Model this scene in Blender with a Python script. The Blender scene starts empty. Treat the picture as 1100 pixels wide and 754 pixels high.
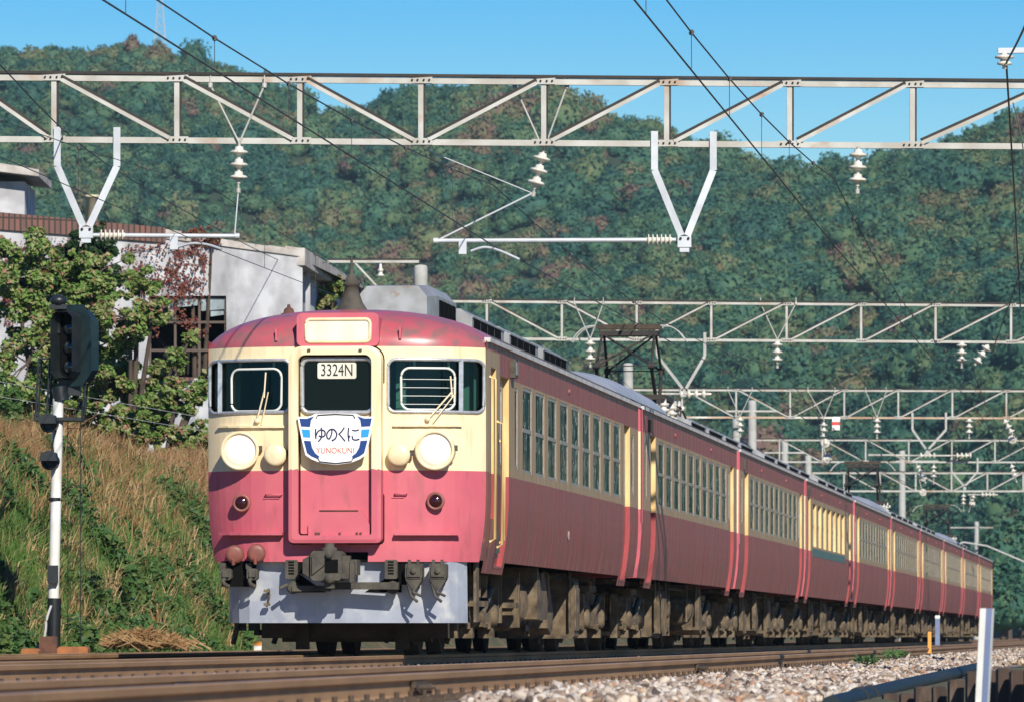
import bpy, math, random
import numpy as np
from mathutils import Vector, Matrix, noise as mnoise

random.seed(7)
RNG = np.random.default_rng(11)
SC = bpy.context.scene
COL = SC.collection
R = math.radians

# ------------------------------------------------------------------ camera
FPX = 6840.0            # focal length in photo pixels (1100 wide)
ZC = 0.20               # lens height above the rail tops
TH = -math.atan(699.0 / FPX)      # direction of the tracks
DX, DY = -math.sin(TH), math.cos(TH)
cam_d = bpy.data.cameras.new('camera')
cam = bpy.data.objects.new('camera', cam_d)
COL.objects.link(cam)
cam.location = (0, 0, ZC)
cam.rotation_euler = (R(90), 0, 0)
cam_d.sensor_width = 36.0
cam_d.lens = FPX / 1100 * 36.0
cam_d.shift_y = 306.0 / 1100
cam_d.clip_start = 1.0
cam_d.clip_end = 20000
cam_d.dof.use_dof = True
cam_d.dof.focus_distance = 69.0
cam_d.dof.aperture_fstop = 9.5
SC.camera = cam

# ------------------------------------------------------------------ world, sun, exposure
SUN_DIR = Vector((0.24, -0.80, 0.535)).normalized()
elev = math.asin(SUN_DIR.z)
azim = math.atan2(SUN_DIR.x, SUN_DIR.y)     # clockwise from +Y
world = bpy.data.worlds.new('World')
SC.world = world
world.use_nodes = True
wt = world.node_tree
bg = wt.nodes['Background']
sky = wt.nodes.new('ShaderNodeTexSky')
sky.sky_type = 'NISHITA'
sky.sun_disc = False
sky.sun_elevation = elev
sky.sun_rotation = azim
sky.air_density = 1.0
sky.dust_density = 0.2
sky.ozone_density = 3.0
bg.inputs['Strength'].default_value = 0.055
hsv = wt.nodes.new('ShaderNodeHueSaturation')      # slide film: a deep azure sky
hsv.inputs['Saturation'].default_value = 2.0
hsv.inputs['Hue'].default_value = 0.518
hsv.inputs['Value'].default_value = 1.6
wt.links.new(sky.outputs['Color'], hsv.inputs['Color'])
wt.links.new(hsv.outputs['Color'], bg.inputs['Color'])
sun_d = bpy.data.lights.new('sun', 'SUN')
sun_d.energy = 5.0
sun_d.angle = R(0.5)
sun_d.color = (1.0, 0.93, 0.80)
sun = bpy.data.objects.new('sun', sun_d)
COL.objects.link(sun)
sun.location = (20, -60, 80)
sun.rotation_euler = (-SUN_DIR).to_track_quat('-Z', 'Y').to_euler()
SC.view_settings.view_transform = 'Standard'
SC.view_settings.look = 'None'
SC.view_settings.exposure = 0.30
SC.view_settings.gamma = 1.0
SC.view_settings.use_curve_mapping = False
SC.render.engine = 'CYCLES'
SC.cycles.max_bounces = 6
SC.cycles.transparent_max_bounces = 12
SC.cycles.volume_bounces = 0

# ------------------------------------------------------------------ helpers: points
def W(px, py, D):
    """world point seen at a photo pixel, D metres ahead"""
    return Vector(((px - 550) * D / FPX, D, ZC + (683 - py) * D / FPX))

def LD(L, D, z=0.0):
    """point L metres left of the track line through the camera, D ahead"""
    return Vector((699.0 / FPX * D - L, D, z))

# ------------------------------------------------------------------ helpers: materials
MATS = {}
def mat(name, c1, c2=None, scale=3.0, stretch=(1, 1, 1), rough=0.6, metal=0.0, bump=0.0, bscale=None, lo=0.35, hi=0.65,
        c3=None, s3=0.8, st3=(1, 1, 1), lo3=0.55, hi3=0.7, spec=0.5, coat=0.0, detail=6.0, world=False, rvar=0.0):
    m = bpy.data.materials.new(name)
    m.use_nodes = True
    nt = m.node_tree
    p = nt.nodes['Principled BSDF']
    p.inputs['Roughness'].default_value = rough
    p.inputs['Metallic'].default_value = metal
    p.inputs['Specular IOR Level'].default_value = spec
    p.inputs['Coat Weight'].default_value = coat
    p.inputs['Base Color'].default_value = (*c1, 1)
    if world:
        tc = nt.nodes.new('ShaderNodeNewGeometry'); src = tc.outputs['Position']
    else:
        tc = nt.nodes.new('ShaderNodeTexCoord'); src = tc.outputs['Object']
    def nz(sc, st, lo_, hi_):
        mp = nt.nodes.new('ShaderNodeMapping'); mp.inputs['Scale'].default_value = st
        nt.links.new(src, mp.inputs['Vector'])
        n = nt.nodes.new('ShaderNodeTexNoise'); n.inputs['Scale'].default_value = sc; n.inputs['Detail'].default_value = detail
        nt.links.new(mp.outputs['Vector'], n.inputs['Vector'])
        r = nt.nodes.new('ShaderNodeMapRange')
        r.inputs['From Min'].default_value = lo_; r.inputs['From Max'].default_value = hi_
        nt.links.new(n.outputs['Fac'], r.inputs['Value'])
        return n, r
    last = None
    if c2 is not None:
        n, r = nz(scale, stretch, lo, hi)
        mx = nt.nodes.new('ShaderNodeMix'); mx.data_type = 'RGBA'
        mx.inputs[6].default_value = (*c1, 1); mx.inputs[7].default_value = (*c2, 1)
        nt.links.new(r.outputs['Result'], mx.inputs[0])
        last = mx.outputs[2]
        if rvar:
            rr = nt.nodes.new('ShaderNodeMapRange'); rr.inputs['To Min'].default_value = rough; rr.inputs['To Max'].default_value = rough + rvar
            nt.links.new(r.outputs['Result'], rr.inputs['Value']); nt.links.new(rr.outputs['Result'], p.inputs['Roughness'])
    if c3 is not None:
        n3, r3 = nz(s3, st3, lo3, hi3)
        mx = nt.nodes.new('ShaderNodeMix'); mx.data_type = 'RGBA'
        if last is not None: nt.links.new(last, mx.inputs[6])
        else: mx.inputs[6].default_value = (*c1, 1)
        mx.inputs[7].default_value = (*c3, 1)
        nt.links.new(r3.outputs['Result'], mx.inputs[0])
        last = mx.outputs[2]
    if last is not None:
        nt.links.new(last, p.inputs['Base Color'])
    if bump:
        nb, rb = nz(bscale or scale, stretch, 0, 1)
        b = nt.nodes.new('ShaderNodeBump'); b.inputs['Strength'].default_value = bump; b.inputs['Distance'].default_value = 0.02
        nt.links.new(nb.outputs['Fac'], b.inputs['Height']); nt.links.new(b.outputs['Normal'], p.inputs['Normal'])
    MATS[name] = m
    return m

def glass_mat(name, tint, refl_tint=(1, 1, 1), wobble=0.0):
    m = bpy.data.materials.new(name); m.use_nodes = True
    nt = m.node_tree; nt.nodes.remove(nt.nodes['Principled BSDF'])
    out = nt.nodes['Material Output']
    tr = nt.nodes.new('ShaderNodeBsdfTransparent'); tr.inputs['Color'].default_value = (*tint, 1)
    gl = nt.nodes.new('ShaderNodeBsdfGlossy'); gl.inputs['Roughness'].default_value = 0.02; gl.inputs['Color'].default_value = (*refl_tint, 1)
    if wobble:      # old sheet glass is never quite flat
        tc = nt.nodes.new('ShaderNodeNewGeometry'); n = nt.nodes.new('ShaderNodeTexNoise'); n.inputs['Scale'].default_value = 1.7; n.inputs['Detail'].default_value = 2
        b = nt.nodes.new('ShaderNodeBump'); b.inputs['Strength'].default_value = wobble; b.inputs['Distance'].default_value = 0.05
        nt.links.new(tc.outputs['Position'], n.inputs['Vector']); nt.links.new(n.outputs['Fac'], b.inputs['Height']); nt.links.new(b.outputs['Normal'], gl.inputs['Normal'])
    fr = nt.nodes.new('ShaderNodeFresnel'); fr.inputs['IOR'].default_value = 1.5
    mx = nt.nodes.new('ShaderNodeMixShader')
    nt.links.new(fr.outputs[0], mx.inputs[0]); nt.links.new(tr.outputs[0], mx.inputs[1]); nt.links.new(gl.outputs[0], mx.inputs[2])
    nt.links.new(mx.outputs[0], out.inputs['Surface'])
    MATS[name] = m
    return m

def leaf_mat(name, stops, nscale=0.0, transl=0.25, rough=0.6):
    """foliage: hue comes from the per-face 'tint' attribute (one value per leaf or per tree)"""
    m = bpy.data.materials.new(name); m.use_nodes = True
    nt = m.node_tree; p = nt.nodes['Principled BSDF']; out = nt.nodes['Material Output']
    at = nt.nodes.new('ShaderNodeAttribute'); at.attribute_name = 'tint'
    rp = nt.nodes.new('ShaderNodeValToRGB')
    els = rp.color_ramp.elements
    while len(els) < len(stops): els.new(0.5)
    for e, (pos, c) in zip(els, stops):
        e.position = pos; e.color = (*c, 1)
    nt.links.new(at.outputs['Fac'], rp.inputs['Fac'])
    p.inputs['Roughness'].default_value = rough
    p.inputs['Specular IOR Level'].default_value = 0.3
    nt.links.new(rp.outputs['Color'], p.inputs['Base Color'])
    if transl:
        t = nt.nodes.new('ShaderNodeBsdfTranslucent'); nt.links.new(rp.outputs['Color'], t.inputs['Color'])
        mx = nt.nodes.new('ShaderNodeMixShader'); mx.inputs[0].default_value = transl
        nt.links.new(p.outputs[0], mx.inputs[1]); nt.links.new(t.outputs[0], mx.inputs[2]); nt.links.new(mx.outputs[0], out.inputs['Surface'])
    MATS[name] = m
    return m

# ------------------------------------------------------------------ helpers: meshes and objects
def frame(d, up=Vector((0, 0, 1))):
    d = d.normalized()
    if abs(d.dot(up)) > 0.98: up = Vector((0, 1, 0))
    s = d.cross(up).normalized()
    u = s.cross(d).normalized()
    return s, u

class MB:
    def __init__(self): self.v = []; self.f = []; self.m = []; self.sm = []
    def add(self, vs, fs, mi=0, smooth=False):
        b = len(self.v)
        self.v.extend([tuple(p) for p in vs])
        for f in fs:
            self.f.append([b + i for i in f]); self.m.append(mi); self.sm.append(smooth)
        return self
    def box(self, x0, x1, y0, y1, z0, z1, mi=0):
        vs = [(x0, y0, z0), (x1, y0, z0), (x1, y1, z0), (x0, y1, z0), (x0, y0, z1), (x1, y0, z1), (x1, y1, z1), (x0, y1, z1)]
        return self.add(vs, [(0, 3, 2, 1), (4, 5, 6, 7), (0, 1, 5, 4), (1, 2, 6, 5), (2, 3, 7, 6), (3, 0, 4, 7)], mi)
    def cbox(self, x0, x1, y0, y1, z0, z1, c=0.02, mi=0):
        """box with chamfered vertical-plane outline in x,z"""
        pr = [(x0 + c, z0), (x1 - c, z0), (x1, z0 + c), (x1, z1 - c), (x1 - c, z1), (x0 + c, z1), (x0, z1 - c), (x0, z0 + c)]
        return self.prism([(a, 0, b) for a, b in pr], Vector((0, y0, 0)), Vector((0, y1, 0)), mi)
    def prism(self, poly, o0, o1, mi=0, smooth=False):
        n = len(poly)
        vs = [Vector(p) + Vector(o0) for p in poly] + [Vector(p) + Vector(o1) for p in poly]
        self.add(vs, [(i, (i + 1) % n, n + (i + 1) % n, n + i) for i in range(n)], mi, smooth)
        self.add(vs[:n], [tuple(range(n - 1, -1, -1))], mi)
        self.add(vs[n:], [tuple(range(n))], mi)
        return self
    def beam(self, p, q, w, h, mi=0, up=Vector((0, 0, 1))):
        p = Vector(p); q = Vector(q); s, u = frame(q - p, up)
        a = s * w / 2; b = u * h / 2
        vs = [p - a - b, p + a - b, p + a + b, p - a + b, q - a - b, q + a - b, q + a + b, q - a + b]
        return self.add(vs, [(0, 1, 2, 3), (7, 6, 5, 4), (0, 4, 5, 1), (1, 5, 6, 2), (2, 6, 7, 3), (3, 7, 4, 0)], mi)
    def tube(self, pts, r, n=8, mi=0, cap=True, closed=False):
        pts = [Vector(p) for p in pts]; k = len(pts)
        rs = r if isinstance(r, (list, tuple)) else [r] * k
        vs = []; up = Vector((0, 0, 1))
        for i, p in enumerate(pts):
            if closed: d = pts[(i + 1) % k] - pts[i - 1]
            else: d = pts[min(i + 1, k - 1)] - pts[max(i - 1, 0)]
            s, u = frame(d, up)
            for j in range(n):
                a = 2 * math.pi * j / n
                vs.append(p + (s * math.cos(a) + u * math.sin(a)) * rs[i])
        fs = []
        for i in range(k if closed else k - 1):
            i2 = (i + 1) % k
            for j in range(n):
                fs.append((i * n + j, i * n + (j + 1) % n, i2 * n + (j + 1) % n, i2 * n + j))
        self.add(vs, fs, mi, True)
        if cap and not closed:
            self.add(vs[:n], [tuple(range(n - 1, -1, -1))], mi)
            self.add(vs[-n:], [tuple(range(n))], mi)
        return self
    def lathe(self, o, ax, prof, n=20, mi=0, smooth=True):
        """prof: (distance along the axis, radius)"""
        o = Vector(o); ax = Vector(ax).normalized(); s, u = frame(ax)
        vs = []
        for t, r in prof:
            for j in range(n):
                a = 2 * math.pi * j / n
                vs.append(o + ax * t + (s * math.cos(a) + u * math.sin(a)) * max(r, 1e-4))
        fs = [(i * n + j, i * n + (j + 1) % n, (i + 1) * n + (j + 1) % n, (i + 1) * n + j) for i in range(len(prof) - 1) for j in range(n)]
        self.add(vs, fs, mi, smooth)
        self.add(vs[:n], [tuple(range(n - 1, -1, -1))], mi); self.add(vs[-n:], [tuple(range(n))], mi)
        return self
    def grid(self, P, mi=0, smooth=False):
        """P[i][j] points"""
        a, b = len(P), len(P[0])
        vs = [p for row in P for p in row]
        return self.add(vs, [(i * b + j, i * b + j + 1, (i + 1) * b + j + 1, (i + 1) * b + j) for i in range(a - 1) for j in range(b - 1)], mi, smooth)
    def build(self, name, mats, parent=None, world=False):
        if not isinstance(mats, (list, tuple)): mats = [mats]
        me = bpy.data.meshes.new(name)
        vs = self.v
        if world and parent is not None:
            l = parent.location; vs = [(x - l.x, y - l.y, z - l.z) for x, y, z in vs]
        me.from_pydata(vs, [], self.f)
        me.polygons.foreach_set('material_index', self.m)
        me.polygons.foreach_set('use_smooth', self.sm)
        for m in mats: me.materials.append(MATS[m] if isinstance(m, str) else m)
        me.update()
        o = bpy.data.objects.new(name, me); COL.objects.link(o)
        if parent is not None: o.parent = parent
        return o

def np_mesh(name, verts, tris, m, tint=None, parent=None, nside=3, smooth=False):
    """fast mesh from numpy arrays; tint is one value per face"""
    me = bpy.data.meshes.new(name)
    verts = np.ascontiguousarray(verts, np.float32); tris = np.ascontiguousarray(tris, np.int32)
    if parent is not None: verts = verts - np.array(parent.location, np.float32)
    me.vertices.add(len(verts)); me.vertices.foreach_set('co', verts.ravel())
    me.loops.add(tris.size); me.loops.foreach_set('vertex_index', tris.ravel())
    me.polygons.add(len(tris)); me.polygons.foreach_set('loop_start', np.arange(0, tris.size, nside, dtype=np.int32))
    if smooth: me.polygons.foreach_set('use_smooth', np.ones(len(tris), bool))
    if tint is not None:
        at = me.attributes.new('tint', 'FLOAT', 'FACE'); at.data.foreach_set('value', np.ascontiguousarray(tint, np.float32))
    me.materials.append(MATS[m] if isinstance(m, str) else m)
    me.update(calc_edges=True); me.validate()
    o = bpy.data.objects.new(name, me); COL.objects.link(o)
    if parent is not None: o.parent = parent
    return o

def tag(o, label, cat, group=None):
    o['label'] = label; o['category'] = cat
    if group: o['group'] = group
    return o
def thing(name, label, cat, loc=(0, 0, 0), rz=0.0, group=None):
    o = bpy.data.objects.new(name, None); COL.objects.link(o)
    o.location = loc; o.rotation_euler = (0, 0, rz); o.empty_display_size = 0.2
    return tag(o, label, cat, group)
def kind(o, k): o['kind'] = k; return o
def copy_tree(o, parent=None):
    c = o.copy(); COL.objects.link(c)
    if parent is not None: c.parent = parent
    for ch in list(o.children): copy_tree(ch, c)
    return c

def smooth_pts(pts, n=6, closed=False):
    pts = [Vector(p) for p in pts]; k = len(pts); out = []
    rng = range(k) if closed else range(k - 1)
    for i in rng:
        p1 = pts[i]; p2 = pts[(i + 1) % k]
        p0 = pts[i - 1] if (closed or i > 0) else p1
        p3 = pts[(i + 2) % k] if (closed or i + 2 < k) else p2
        for j in range(n):
            t = j / n
            out.append(0.5 * ((2 * p1) + (p2 - p0) * t + (2 * p0 - 5 * p1 + 4 * p2 - p3) * t * t + (3 * p1 - p0 - 3 * p2 + p3) * t ** 3))
    if not closed: out.append(pts[-1])
    return out

def rrect(x0, x1, z0, z1, r, n=5):
    out = []
    for cx, cz, a0 in ((x1 - r, z1 - r, 0), (x0 + r, z1 - r, 90), (x0 + r, z0 + r, 180), (x1 - r, z0 + r, 270)):
        for i in range(n + 1):
            a = R(a0 + 90 * i / n); out.append((cx + r * math.cos(a), cz + r * math.sin(a)))
    return out

def text_mesh(txt, size, m, name, parent, mtx, sx=1.0, ext=0.002):
    cu = bpy.data.curves.new('lettering', 'FONT'); cu.body = txt; cu.size = size; cu.align_x = 'CENTER'; cu.align_y = 'CENTER'; cu.extrude = ext
    to = bpy.data.objects.new('lettering', cu); COL.objects.link(to)
    dg = bpy.context.evaluated_depsgraph_get()
    me = bpy.data.meshes.new_from_object(to.evaluated_get(dg))
    bpy.data.objects.remove(to)
    me.transform(mtx @ Matrix.Diagonal((sx, 1, 1, 1)))
    me.materials.clear(); me.materials.append(MATS[m])
    o = bpy.data.objects.new(name, me); COL.objects.link(o); o.parent = parent
    return o

# ------------------------------------------------------------------ materials
RED = (0.50, 0.100, 0.140)
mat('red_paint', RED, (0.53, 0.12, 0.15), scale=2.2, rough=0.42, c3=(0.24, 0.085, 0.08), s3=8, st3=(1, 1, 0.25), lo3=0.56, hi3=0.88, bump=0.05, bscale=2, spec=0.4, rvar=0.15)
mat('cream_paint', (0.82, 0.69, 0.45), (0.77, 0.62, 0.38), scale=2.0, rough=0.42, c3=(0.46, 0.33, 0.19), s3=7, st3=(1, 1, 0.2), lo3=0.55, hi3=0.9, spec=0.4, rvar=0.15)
mat('red_side_shade', (0.36, 0.070, 0.070), (0.27, 0.060, 0.058), scale=7, stretch=(1, 1, 0.06), rough=0.30, c3=(0.17, 0.105, 0.09), s3=13, st3=(1, 1, 0.14), lo3=0.46, hi3=0.74, spec=0.5, rvar=0.2, bump=0.12, bscale=3)  # livery red with side dirt, darkened further to paint the side's shade
mat('cream_side_shade', (0.41, 0.29, 0.17), (0.33, 0.23, 0.13), scale=6, stretch=(1, 1, 0.08), rough=0.45, c3=(0.24, 0.17, 0.11), s3=11, st3=(1, 1, 0.2), lo3=0.5, hi3=0.8, spec=0.4, rvar=0.2)  # cream likewise: dirt plus side shade put into the colour
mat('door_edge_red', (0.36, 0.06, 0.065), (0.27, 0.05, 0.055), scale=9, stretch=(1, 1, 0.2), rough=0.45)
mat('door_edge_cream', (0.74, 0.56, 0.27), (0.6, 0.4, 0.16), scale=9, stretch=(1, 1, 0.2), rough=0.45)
mat('roof_grey', (0.07, 0.067, 0.066), (0.11, 0.103, 0.10), scale=3, rough=0.85, spec=0.2, c3=(0.10, 0.07, 0.05), s3=2, lo3=0.55, hi3=0.8)
mat('roof_dome', (0.44, 0.085, 0.105), (0.38, 0.10, 0.115), scale=4, rough=0.33, spec=0.5, c3=(0.20, 0.12, 0.11), s3=7, lo3=0.44, hi3=0.70)
mat('cooler_silver', (0.38, 0.39, 0.40), (0.27, 0.27, 0.27), scale=5, rough=0.5, metal=0.3, c3=(0.27, 0.15, 0.08), s3=6, lo3=0.62, hi3=0.75)
mat('cooler_cover', (0.40, 0.42, 0.46), (0.32, 0.33, 0.35), scale=3, rough=0.5, metal=0.2)
mat('black', (0.006, 0.006, 0.006), rough=0.9, spec=0.05)
mat('rubber', (0.02, 0.02, 0.022), (0.05, 0.045, 0.04), scale=12, rough=0.8)
mat('silver_trim', (0.62, 0.63, 0.65), (0.5, 0.5, 0.5), scale=20, rough=0.3, metal=0.6)
mat('gutter', (0.62, 0.60, 0.58), (0.45, 0.43, 0.42), scale=3, rough=0.5)
mat('brown_dust', (0.155, 0.112, 0.066), (0.060, 0.044, 0.028), scale=6, rough=0.9, c3=(0.20, 0.155, 0.105), s3=9, lo3=0.5, hi3=0.8, bump=0.3, bscale=30)
mat('brown_dark', (0.035, 0.026, 0.020), (0.065, 0.047, 0.032), scale=4, rough=0.9, bump=0.3, bscale=25)
mat('coupler_grey', (0.085, 0.076, 0.058), (0.045, 0.040, 0.032), scale=8, rough=0.85, bump=0.3, bscale=40)
mat('skirt_grey', (0.42, 0.46, 0.55), (0.34, 0.37, 0.45), scale=3, rough=0.38, metal=0.25, c3=(0.55, 0.57, 0.60), s3=4, lo3=0.5, hi3=0.65, bump=0.15, bscale=4)
mat('lamp_rim', (0.80, 0.68, 0.45), (0.7, 0.55, 0.33), scale=6, rough=0.4)
mat('lamp_lens', (0.84, 0.81, 0.72), rough=0.2, spec=0.6)
mat('tail_ring', (0.26, 0.085, 0.065), (0.17, 0.065, 0.05), scale=8, rough=0.5)
mat('tail_lens', (0.03, 0.004, 0.006), rough=0.1, spec=0.7)
mat('sign_white', (0.86, 0.86, 0.86), (0.8, 0.8, 0.8), scale=6, rough=0.35)
mat('destination_white', (0.72, 0.70, 0.60), (0.62, 0.59, 0.48), scale=3, rough=0.3)
mat('sign_navy', (0.015, 0.05, 0.20), rough=0.35)
mat('sign_blue', (0.03, 0.30, 0.75), rough=0.35)
mat('ink', (0.02, 0.02, 0.07), rough=0.4)
mat('ink_orange', (0.55, 0.13, 0.06), rough=0.4)
mat('ink_black', (0.02, 0.02, 0.02), rough=0.4)
mat('faded_white', (0.42, 0.33, 0.33), rough=0.6)
mat('green_stripe', (0.09, 0.17, 0.17), (0.07, 0.13, 0.12), scale=5, rough=0.5)
mat('cab_green', (0.09, 0.20, 0.17), (0.07, 0.16, 0.13), scale=3, rough=0.6)
mat('cab_dark', (0.018, 0.032, 0.032), (0.035, 0.05, 0.05), scale=5, rough=0.8)
mat('interior', (0.045, 0.05, 0.045), (0.025, 0.028, 0.026), scale=2, rough=0.8)
mat('curtain', (0.70, 0.70, 0.68), (0.40, 0.40, 0.39), scale=5, stretch=(1, 6, 0.3), rough=0.9)
mat('seat_blue', (0.05, 0.10, 0.2), rough=0.9)
mat('wiper_cream', (0.75, 0.62, 0.42), rough=0.5)
mat('guard_white', (0.62, 0.64, 0.6), rough=0.5)
glass_mat('cab_glass', (0.55, 0.72, 0.66), (0.5, 0.7, 0.68))
glass_mat('side_glass', (0.70, 0.74, 0.72), (0.85, 0.90, 0.95), wobble=0.25)
mat('door_glass', (0.003, 0.007, 0.009), rough=0.06, spec=0.12)
mat('steel_light', (0.46, 0.46, 0.43), (0.34, 0.32, 0.28), scale=2.5, rough=0.55, metal=0.0, c3=(0.33, 0.2, 0.12), s3=1.6, lo3=0.6, hi3=0.74)
mat('steel_rust', (0.48, 0.36, 0.26), (0.34, 0.2, 0.12), scale=2.0, rough=0.7, c3=(0.6, 0.58, 0.52), s3=1.0, lo3=0.48, hi3=0.6)
mat('steel_dark', (0.020, 0.019, 0.018), (0.04, 0.03, 0.024), scale=3, rough=0.8)
mat('galvanised', (0.52, 0.55, 0.58), (0.42, 0.44, 0.47), scale=4, rough=0.45, metal=0.15)
mat('porcelain', (0.66, 0.64, 0.57), (0.50, 0.46, 0.39), scale=12, rough=0.25, spec=0.6)
mat('wire', (0.05, 0.055, 0.058), rough=0.6)
mat('wire_light', (0.42, 0.44, 0.45), rough=0.5)
mat('concrete_pole', (0.42, 0.42, 0.40), (0.33, 0.33, 0.31), scale=3, rough=0.85)
mat('signal_black', (0.008, 0.011, 0.015), (0.014, 0.018, 0.02), scale=6, rough=0.42)
mat('signal_green', (0.012, 0.028, 0.032), (0.008, 0.018, 0.02), scale=6, rough=0.4)
mat('signal_lens', (0.012, 0.018, 0.022), rough=0.05, spec=0.8)
mat('white_post', (0.74, 0.74, 0.72), (0.60, 0.59, 0.56), scale=4, rough=0.5)
mat('post_blue', (0.16, 0.20, 0.33), (0.12, 0.16, 0.28), scale=5, rough=0.5)
mat('rust_orange', (0.38, 0.14, 0.05), (0.22, 0.09, 0.04), scale=6, rough=0.9)
mat('collector_brown', (0.075, 0.05, 0.032), (0.04, 0.03, 0.022), scale=8, rough=0.85)
mat('sash_grey', (0.34, 0.33, 0.30), (0.26, 0.25, 0.22), scale=15, rough=0.45, metal=0.2)
mat('rust_box', (0.14, 0.06, 0.035), (0.08, 0.04, 0.03), scale=9, rough=0.9)
mat('orange_paint', (0.75, 0.30, 0.05), rough=0.5)
mat('sign_red', (0.65, 0.05, 0.04), rough=0.5)
mat('rail_rust', (0.36, 0.21, 0.10), (0.27, 0.15, 0.07), scale=4, stretch=(1, 0.15, 1), rough=0.8, c3=(0.33, 0.21, 0.11), s3=8, lo3=0.5, hi3=0.8)
mat('rail_top', (0.34, 0.27, 0.20), (0.45, 0.38, 0.32), scale=3, stretch=(1, 0.1, 1), rough=0.42, metal=0.5)
mat('clip_dark', (0.045, 0.032, 0.024), (0.08, 0.055, 0.04), scale=20, rough=0.9)
mat('old_timber', (0.075, 0.048, 0.035), (0.038, 0.027, 0.022), scale=10, stretch=(1, 1, 0.15), rough=0.95, c3=(0.16, 0.11, 0.08), s3=14, st3=(1, 1, 0.2), lo3=0.55, hi3=0.75, bump=0.5, bscale=18)
mat('pipe_blue', (0.008, 0.018, 0.026), (0.014, 0.024, 0.032), scale=3, rough=0.6, spec=0.3)
mat('stone', (0.44, 0.39, 0.34), (0.30, 0.25, 0.21), scale=9, rough=0.9, c3=(0.34, 0.20, 0.13), s3=5, lo3=0.56, hi3=0.72, bump=0.4, bscale=40, world=True)
mat('ballast_bed', (0.16, 0.125, 0.10), (0.25, 0.205, 0.17), scale=14, rough=0.95, bump=0.8, bscale=18, world=True)
mat('ground_earth', (0.085, 0.075, 0.04), (0.05, 0.065, 0.025), scale=0.7, rough=0.95, c3=(0.15, 0.11, 0.06), s3=2.0, lo3=0.5, hi3=0.75, bump=0.6, bscale=6, world=True)
mat('hill_soil', (0.03, 0.045, 0.022), (0.02, 0.035, 0.02), scale=0.08, rough=1.0, world=True)
mat('plaster', (0.50, 0.51, 0.53), (0.35, 0.35, 0.37), scale=1.6, rough=0.85, lo=0.4, hi=0.6, c3=(0.20, 0.20, 0.21), s3=1.8, st3=(1, 1, 0.4), lo3=0.5, hi3=0.75, bump=0.2, bscale=10, world=True)
mat('concrete_edge', (0.50, 0.47, 0.44), (0.32, 0.29, 0.26), scale=3, rough=0.9, c3=(0.25, 0.14, 0.09), s3=4, lo3=0.58, hi3=0.75, world=True)
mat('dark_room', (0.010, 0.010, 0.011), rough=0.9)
mat('window_iron', (0.10, 0.075, 0.06), rough=0.8)
mat('dusty_pane', (0.32, 0.38, 0.40), (0.2, 0.24, 0.26), scale=4, rough=0.3)
mat('bark', (0.085, 0.062, 0.045), (0.05, 0.038, 0.03), scale=12, stretch=(1, 1, 0.3), rough=0.95)
mat('yellow_plaster', (0.62, 0.56, 0.40), (0.5, 0.44, 0.3), scale=3, rough=0.85)

def brick_mat():
    m = bpy.data.materials.new('soldier_brick'); m.use_nodes = True; nt = m.node_tree; p = nt.nodes['Principled BSDF']
    tc = nt.nodes.new('ShaderNodeTexCoord'); mp = nt.nodes.new('ShaderNodeMapping'); mp.inputs['Rotation'].default_value = (R(90), 0, 0)
    br = nt.nodes.new('ShaderNodeTexBrick'); br.offset = 0.0
    br.inputs['Color1'].default_value = (0.20, 0.095, 0.075, 1); br.inputs['Color2'].default_value = (0.13, 0.075, 0.065, 1); br.inputs['Mortar'].default_value = (0.05, 0.035, 0.03, 1)
    br.inputs['Scale'].default_value = 1.0; br.inputs['Brick Width'].default_value = 0.11; br.inputs['Row Height'].default_value = 0.6; br.inputs['Mortar Size'].default_value = 0.018
    nt.links.new(tc.outputs['Object'], mp.inputs['Vector']); nt.links.new(mp.outputs['Vector'], br.inputs['Vector']); nt.links.new(br.outputs['Color'], p.inputs['Base Color'])
    p.inputs['Roughness'].default_value = 0.9
    MATS['soldier_brick'] = m
brick_mat()

leaf_mat('forest_leaf', [(0.0, (0.024, 0.084, 0.062)), (0.28, (0.040, 0.122, 0.080)), (0.55, (0.082, 0.158, 0.074)), (0.76, (0.145, 0.172, 0.078)), (0.90, (0.175, 0.145, 0.080)), (1.0, (0.17, 0.095, 0.085))], transl=0.22, rough=0.7)  # bluish greens: haze tint of the distant hill mixed into the leaf colour
leaf_mat('cherry_leaf', [(0.0, (0.065, 0.15, 0.028)), (0.50, (0.15, 0.25, 0.055)), (0.76, (0.30, 0.30, 0.13)), (0.9, (0.32, 0.20, 0.12)), (1.0, (0.36, 0.15, 0.12))], rough=0.45)
leaf_mat('dark_leaf', [(0.0, (0.015, 0.040, 0.015)), (1.0, (0.04, 0.085, 0.025))], rough=0.5)
leaf_mat('creeper_leaf', [(0.0, (0.12, 0.030, 0.022)), (0.6, (0.20, 0.055, 0.04)), (0.85, (0.22, 0.10, 0.06)), (1.0, (0.08, 0.09, 0.03))], rough=0.6)
leaf_mat('dry_grass', [(0.0, (0.22, 0.115, 0.05)), (0.5, (0.34, 0.205, 0.095)), (0.85, (0.50, 0.37, 0.19)), (1.0, (0.10, 0.12, 0.04))], rough=0.7)
leaf_mat('green_grass', [(0.0, (0.045, 0.115, 0.022)), (0.6, (0.095, 0.18, 0.035)), (0.9, (0.18, 0.20, 0.06)), (1.0, (0.28, 0.22, 0.11))], rough=0.6)
leaf_mat('weed_leaf', [(0.0, (0.028, 0.080, 0.022)), (0.6, (0.07, 0.145, 0.038)), (0.8, (0.12, 0.155, 0.05)), (0.93, (0.10, 0.14, 0.035)), (1.0, (0.45, 0.36, 0.04))], rough=0.5)

# ------------------------------------------------------------------ setting: terrain
def sstep(t): 
    t = np.clip(t, 0, 1); return t * t * (3 - 2 * t)

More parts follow.
